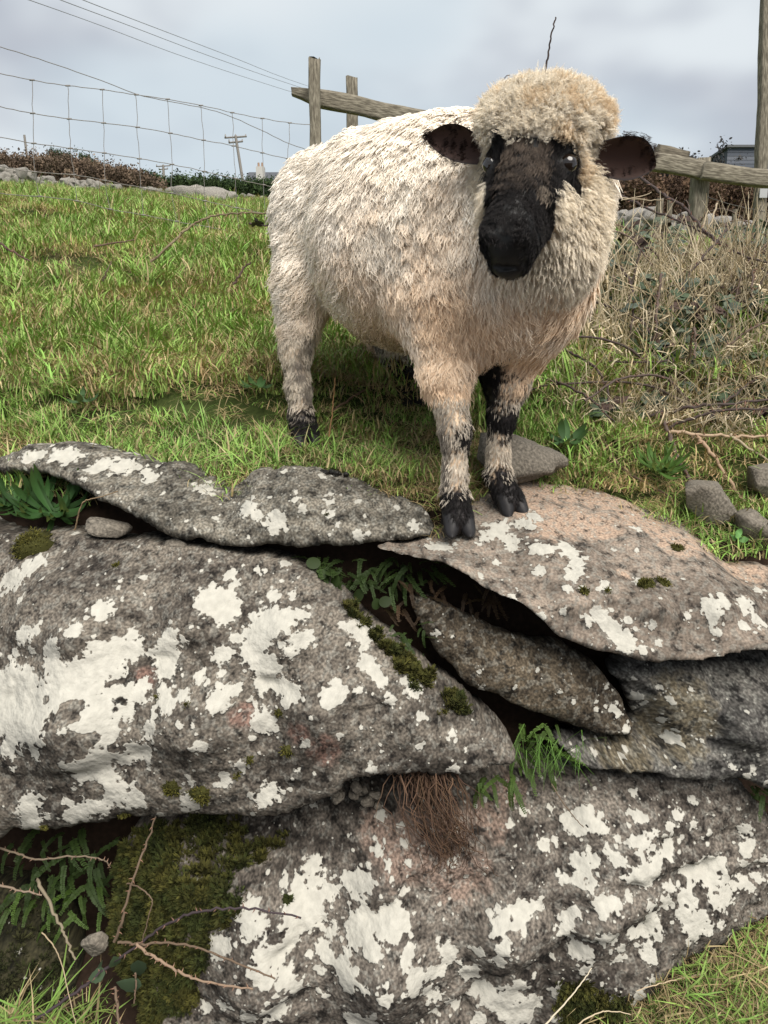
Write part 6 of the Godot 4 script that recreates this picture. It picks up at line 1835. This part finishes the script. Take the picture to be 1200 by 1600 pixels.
	rosette("plantain", "broad bladed green clump behind the tilted slab", "plant", Vector3(0.547, 1.316, -1.520), Vector3(0, 0.85, 0.5).normalized(), 30, 0.085, Color(0.05, 0.105, 0.02), 0.5)
	rosette("plantain", "dark leafy herb in the grass beyond the loose rock", "plant", Vector3(0.379, 1.366, -1.600), Vector3(0, 0.85, 0.5).normalized(), 14, 0.06, Color(0.03, 0.07, 0.022), 1.3)
	rosette("seedling", "small pale green seedling beside the loose stones", "plant", Vector3(0.636, 1.211, -1.360), Vector3(0.1, 0.7, 0.7).normalized(), 5, 0.026, Color(0.11, 0.24, 0.075), 2.6)
	var roots := thing("root_clump", "matted brown dead roots hanging over the bottom boulder", "roots", Vector3(0.086, 0.906, -1.060))
	bag = Bag.new()
	for k in 130:
		var a: Vector3 = Vector3(0.066, 0.912, -1.075) + Vector3(rng.randfn() * 0.020, rng.randfn() * 0.006, rng.randfn() * 0.010)
		var drop := 0.05 + 0.09 * rng.randf()
		var b := a + Vector3(0.010 + rng.randfn() * 0.014, -drop * 0.40, 0.036 + rng.randfn() * 0.010)
		var c := b.lerp(Vector3(0.098, 0.872, -1.030), 0.35) + Vector3(0.016 + rng.randfn() * 0.010, -drop * 0.42, 0.012 + rng.randfn() * 0.006)
		var e := c + Vector3(rng.randfn() * 0.014, -drop * 0.22, rng.randfn() * 0.004)
		bag.tube(smooth_path([a, b, c, e], 4, 0.0028), [0.0013, 0.0012, 0.0010, 0.0005], 4, Color(0.12, 0.072, 0.045).lerp(Color(0.035, 0.021, 0.015), rng.randf()), false)
	part("rootlets", bag.mesh(), plain(Color.WHITE, 0.85, true), roots)
	# thorny twigs across the lower corner
	var bark := plain(Color.WHITE, 0.75, true)
	var tan_bark := Color(0.125, 0.09, 0.06)
	var twigs := [
		["upright thorny tan twig crossing the mossy boulder end", [Vector3(-0.394, 0.684, -1.000), Vector3(-0.382, 0.718, -1.000), Vector3(-0.374, 0.752, -1.010), Vector3(-0.364, 0.786, -1.020), Vector3(-0.354, 0.814, -1.040), Vector3(-0.340, 0.854, -1.050)], 0.0034, tan_bark],
		["thorny tan twig reaching over the white lichen", [Vector3(-0.385, 0.692, -0.990), Vector3(-0.349, 0.698, -0.980), Vector3(-0.305, 0.707, -0.970), Vector3(-0.260, 0.711, -0.955), Vector3(-0.212, 0.705, -0.940), Vector3(-0.148, 0.693, -0.920)], 0.0030, tan_bark],
		["lower forked thorny tan twig below the lichen", [Vector3(-0.354, 0.696, -0.980), Vector3(-0.324, 0.682, -0.970), Vector3(-0.289, 0.674, -0.955), Vector3(-0.249, 0.671, -0.940), Vector3(-0.179, 0.677, -0.920)], 0.0034, Color(0.24, 0.17, 0.12)],
		["dark purple bramble twig arching over the moss", [Vector3(-0.558, 0.552, -0.950), Vector3(-0.501, 0.585, -0.970), Vector3(-0.447, 0.619, -0.980), Vector3(-0.399, 0.657, -0.985), Vector3(-0.339, 0.708, -0.980), Vector3(-0.289, 0.747, -0.970), Vector3(-0.241, 0.767, -0.960), Vector3(-0.177, 0.776, -0.950), Vector3(-0.113, 0.774, -0.935)], 0.0036, Color(0.050, 0.038, 0.040)],
		["pale twig running through the fern", [Vector3(-0.612, 0.793, -1.080), Vector3(-0.554, 0.784, -1.060), Vector3(-0.520, 0.784, -1.050), Vector3(-0.462, 0.789, -1.050), Vector3(-0.426, 0.784, -1.050), Vector3(-0.417, 0.763, -1.060)], 0.0026, Color(0.16, 0.125, 0.09)],
		["short straight twig low in the fern", [Vector3(-0.601, 0.747, -1.050), Vector3(-0.553, 0.740, -1.040), Vector3(-0.515, 0.731, -1.040)], 0.0030, Color(0.2, 0.155, 0.115)],
		["leaning pale stem beside the dark mossy stone", [Vector3(-0.532, 0.744, -1.060), Vector3(-0.511, 0.714, -1.050), Vector3(-0.493, 0.686, -1.040), Vector3(-0.478, 0.662, -1.030), Vector3(-0.463, 0.637, -1.020)], 0.0040, Color(0.2, 0.17, 0.12)],
		["hooked thin twig against the moss", [Vector3(-0.377, 0.765, -1.020), Vector3(-0.350, 0.770, -1.000), Vector3(-0.333, 0.760, -0.990), Vector3(-0.337, 0.740, -0.985), Vector3(-0.347, 0.702, -0.980)], 0.0018, tan_bark],
		["small upright tan stem at the foot of the twigs", [Vector3(-0.386, 0.638, -0.970), Vector3(-0.377, 0.615, -0.950), Vector3(-0.369, 0.587, -0.930)], 0.0034, tan_bark],
		["short downward thorny spur below the dark twig", [Vector3(-0.356, 0.659, -0.970), Vector3(-0.355, 0.637, -0.965), Vector3(-0.357, 0.618, -0.960)], 0.0022, tan_bark],
		["thin straw stem bent over the low stone", [Vector3(-0.520, 0.669, -1.040), Vector3(-0.498, 0.651, -1.030), Vector3(-0.474, 0.644, -1.000), Vector3(-0.460, 0.624, -0.980), Vector3(-0.438, 0.594, -0.950)], 0.0015, Color(0.34, 0.27, 0.18)],
		["pale stalk leaning out over the boulder's lower moss", [Vector3(0.209, 0.641, -0.890), Vector3(0.243, 0.662, -0.910), Vector3(0.269, 0.674, -0.930), Vector3(0.291, 0.684, -0.950)], 0.0017, Color(0.5, 0.44, 0.33)],
		["bent stalk lying along the boulder's lower edge", [Vector3(0.250, 0.632, -0.900), Vector3(0.290, 0.638, -0.920), Vector3(0.315, 0.633, -0.930), Vector3(0.342, 0.628, -0.930)], 0.0015, Color(0.46, 0.38, 0.26)],
		["curled dead stalk at the boulder's outer edge", [Vector3(0.468, 0.640, -0.990), Vector3(0.427, 0.640, -0.980), Vector3(0.382, 0.647, -0.960), Vector3(0.358, 0.643, -0.955)], 0.0016, Color(0.42, 0.33, 0.22)],
		["thin dead stalk hanging from the joint onto the boulder", [Vector3(0.250, 0.901, -1.060), Vector3(0.265, 0.879, -1.045), Vector3(0.282, 0.859, -1.035), Vector3(0.293, 0.849, -1.030)], 0.0014, Color(0.12, 0.09, 0.06)],
		["forked dry twig beside the plants under the top slab", [Vector3(-0.533, 1.239, -1.300), Vector3(-0.521, 1.267, -1.290), Vector3(-0.507, 1.291, -1.280), Vector3(-0.481, 1.300, -1.270), Vector3(-0.437, 1.314, -1.250)], 0.0020, Color(0.24, 0.17, 0.10)],
	]
	for k in twigs.size():
		var q: Array = twigs[k]
		var o := thing("twig", q[0], "twig", q[1][0])
		part("stem", cane(q[1], q[2] * 0.72, k < 6 or k == 8 or k == 9, 800 + k, q[3]), bark, o)
	var herb_leaf := bramble_leaf()
	var spray := thing("bramble_shoot", "dusky green bramble leaves where the thorny twigs meet", "bramble", Vector3(-0.381, 0.657, -0.985))
	for q in [[Vector3(-0.355, 0.671, -0.980), 0.034], [Vector3(-0.348, 0.638, -0.970), 0.036], [Vector3(-0.403, 0.650, -0.980), 0.030], [Vector3(-0.390, 0.657, -0.985), 0.026], [Vector3(-0.417, 0.640, -0.980), 0.024]]:
		var l := part("leaf", herb_leaf, leaf_tone(Color(0.035, 0.055, 0.030), rng.randi() % 3), spray, false)
		l.transform = Transform3D(Basis.from_euler(Vector3(rng.randfn() * 0.5, rng.randfn() * 0.6, rng.randf() * TAU)).scaled(Vector3.ONE * float(q[1])), q[0] - spray.position)

# ---------------------------------------------------------------- loose stones and small things
func make_loose_things():
	var skin := rock_look(Color(0.24, 0.225, 0.205), Color(0.58, 0.55, 0.50), 142, 9.0)
	var list := [
		["flat grey loose rock in the turf behind the lamb's front legs", Vector3(0.258, 1.347, -1.500), Vector3(0.165, 0.075, 0.12), Vector3(0.15, 0.3, 0.06), 909, 0.62],
		["angular grey stone lying behind the tilted slab", Vector3(0.617, 1.263, -1.440), Vector3(0.115, 0.07, 0.09), Vector3(0.3, 0.0, -0.75), 902, 0.52],
		["long pale stone running out past the seedling", Vector3(0.706, 1.203, -1.420), Vector3(0.15, 0.06, 0.09), Vector3(0.2, 0, -0.6), 913, 0.55],
		["mossy stone higher on the bank past the angular one", Vector3(0.761, 1.297, -1.500), Vector3(0.10, 0.07, 0.08), Vector3(0.1, 0.3, -0.3), 914, 0.6],
		["small dark stone wedged beneath the top slab by the leafy plant", Vector3(-0.472, 1.242, -1.300), Vector3(0.075, 0.026, 0.05), Vector3(0, 0.2, -0.2), 905, 0.6],
		["little grey pebble jammed under the top slab", Vector3(-0.353, 1.223, -1.270), Vector3(0.035, 0.016, 0.03), Vector3(0, 0.2, 0), 906, 0.7],
		["pale chip of stone caught among the thorny twigs", Vector3(-0.432, 0.666, -1.020), Vector3(0.030, 0.034, 0.02), Vector3(0.2, 0.1, 0.6), 907, 0.6],
	]
	for q in list:
		var o := part("loose_stone", rock_mesh(q[2], q[4], q[5], 28), skin, self, false)
		o.transform = Transform3D(Basis.from_euler(q[3]), q[1])
		tag(o, q[0], "stone")
	# gravel under the overhang of the largest stone
	for k in 14:
		var p: Vector3 = Vector3(-0.041, 0.841, -1.125) + Vector3(rng.randfn() * 0.028, rng.randfn() * 0.010, rng.randfn() * 0.008)
		var o := part("pebble", rock_mesh(Vector3(0.020, 0.015, 0.016) * (0.6 + 0.7 * rng.randf()), 920 + k, 0.65, 12), skin, self, false)
		o.transform = Transform3D(Basis.from_euler(Vector3(rng.randf() * 3.0, rng.randf() * 3.0, 0)), p)
		tag(o, "small dark pebble in the hollow above the bottom boulder", "pebble", "pebbles under the largest stone")
	var dung := plain(lin(0.012, 0.011, 0.009), 0.5)
	var heap := thing("dropping", "little heap of black sheep droppings on the top slab", "droppings", Vector3(-0.102, 1.319, -1.405))
	for k in 11:
		var m := part("pellet", rock_mesh(Vector3(0.013, 0.010, 0.010), 940 + k, 0.9, 10), dung, heap, false)
		m.position = Vector3(rng.randfn() * 0.010, 0.004 + rng.randf() * 0.006, rng.randfn() * 0.006)
		m.rotation = Vector3(rng.randf() * 3.0, rng.randf() * 3.0, 0)
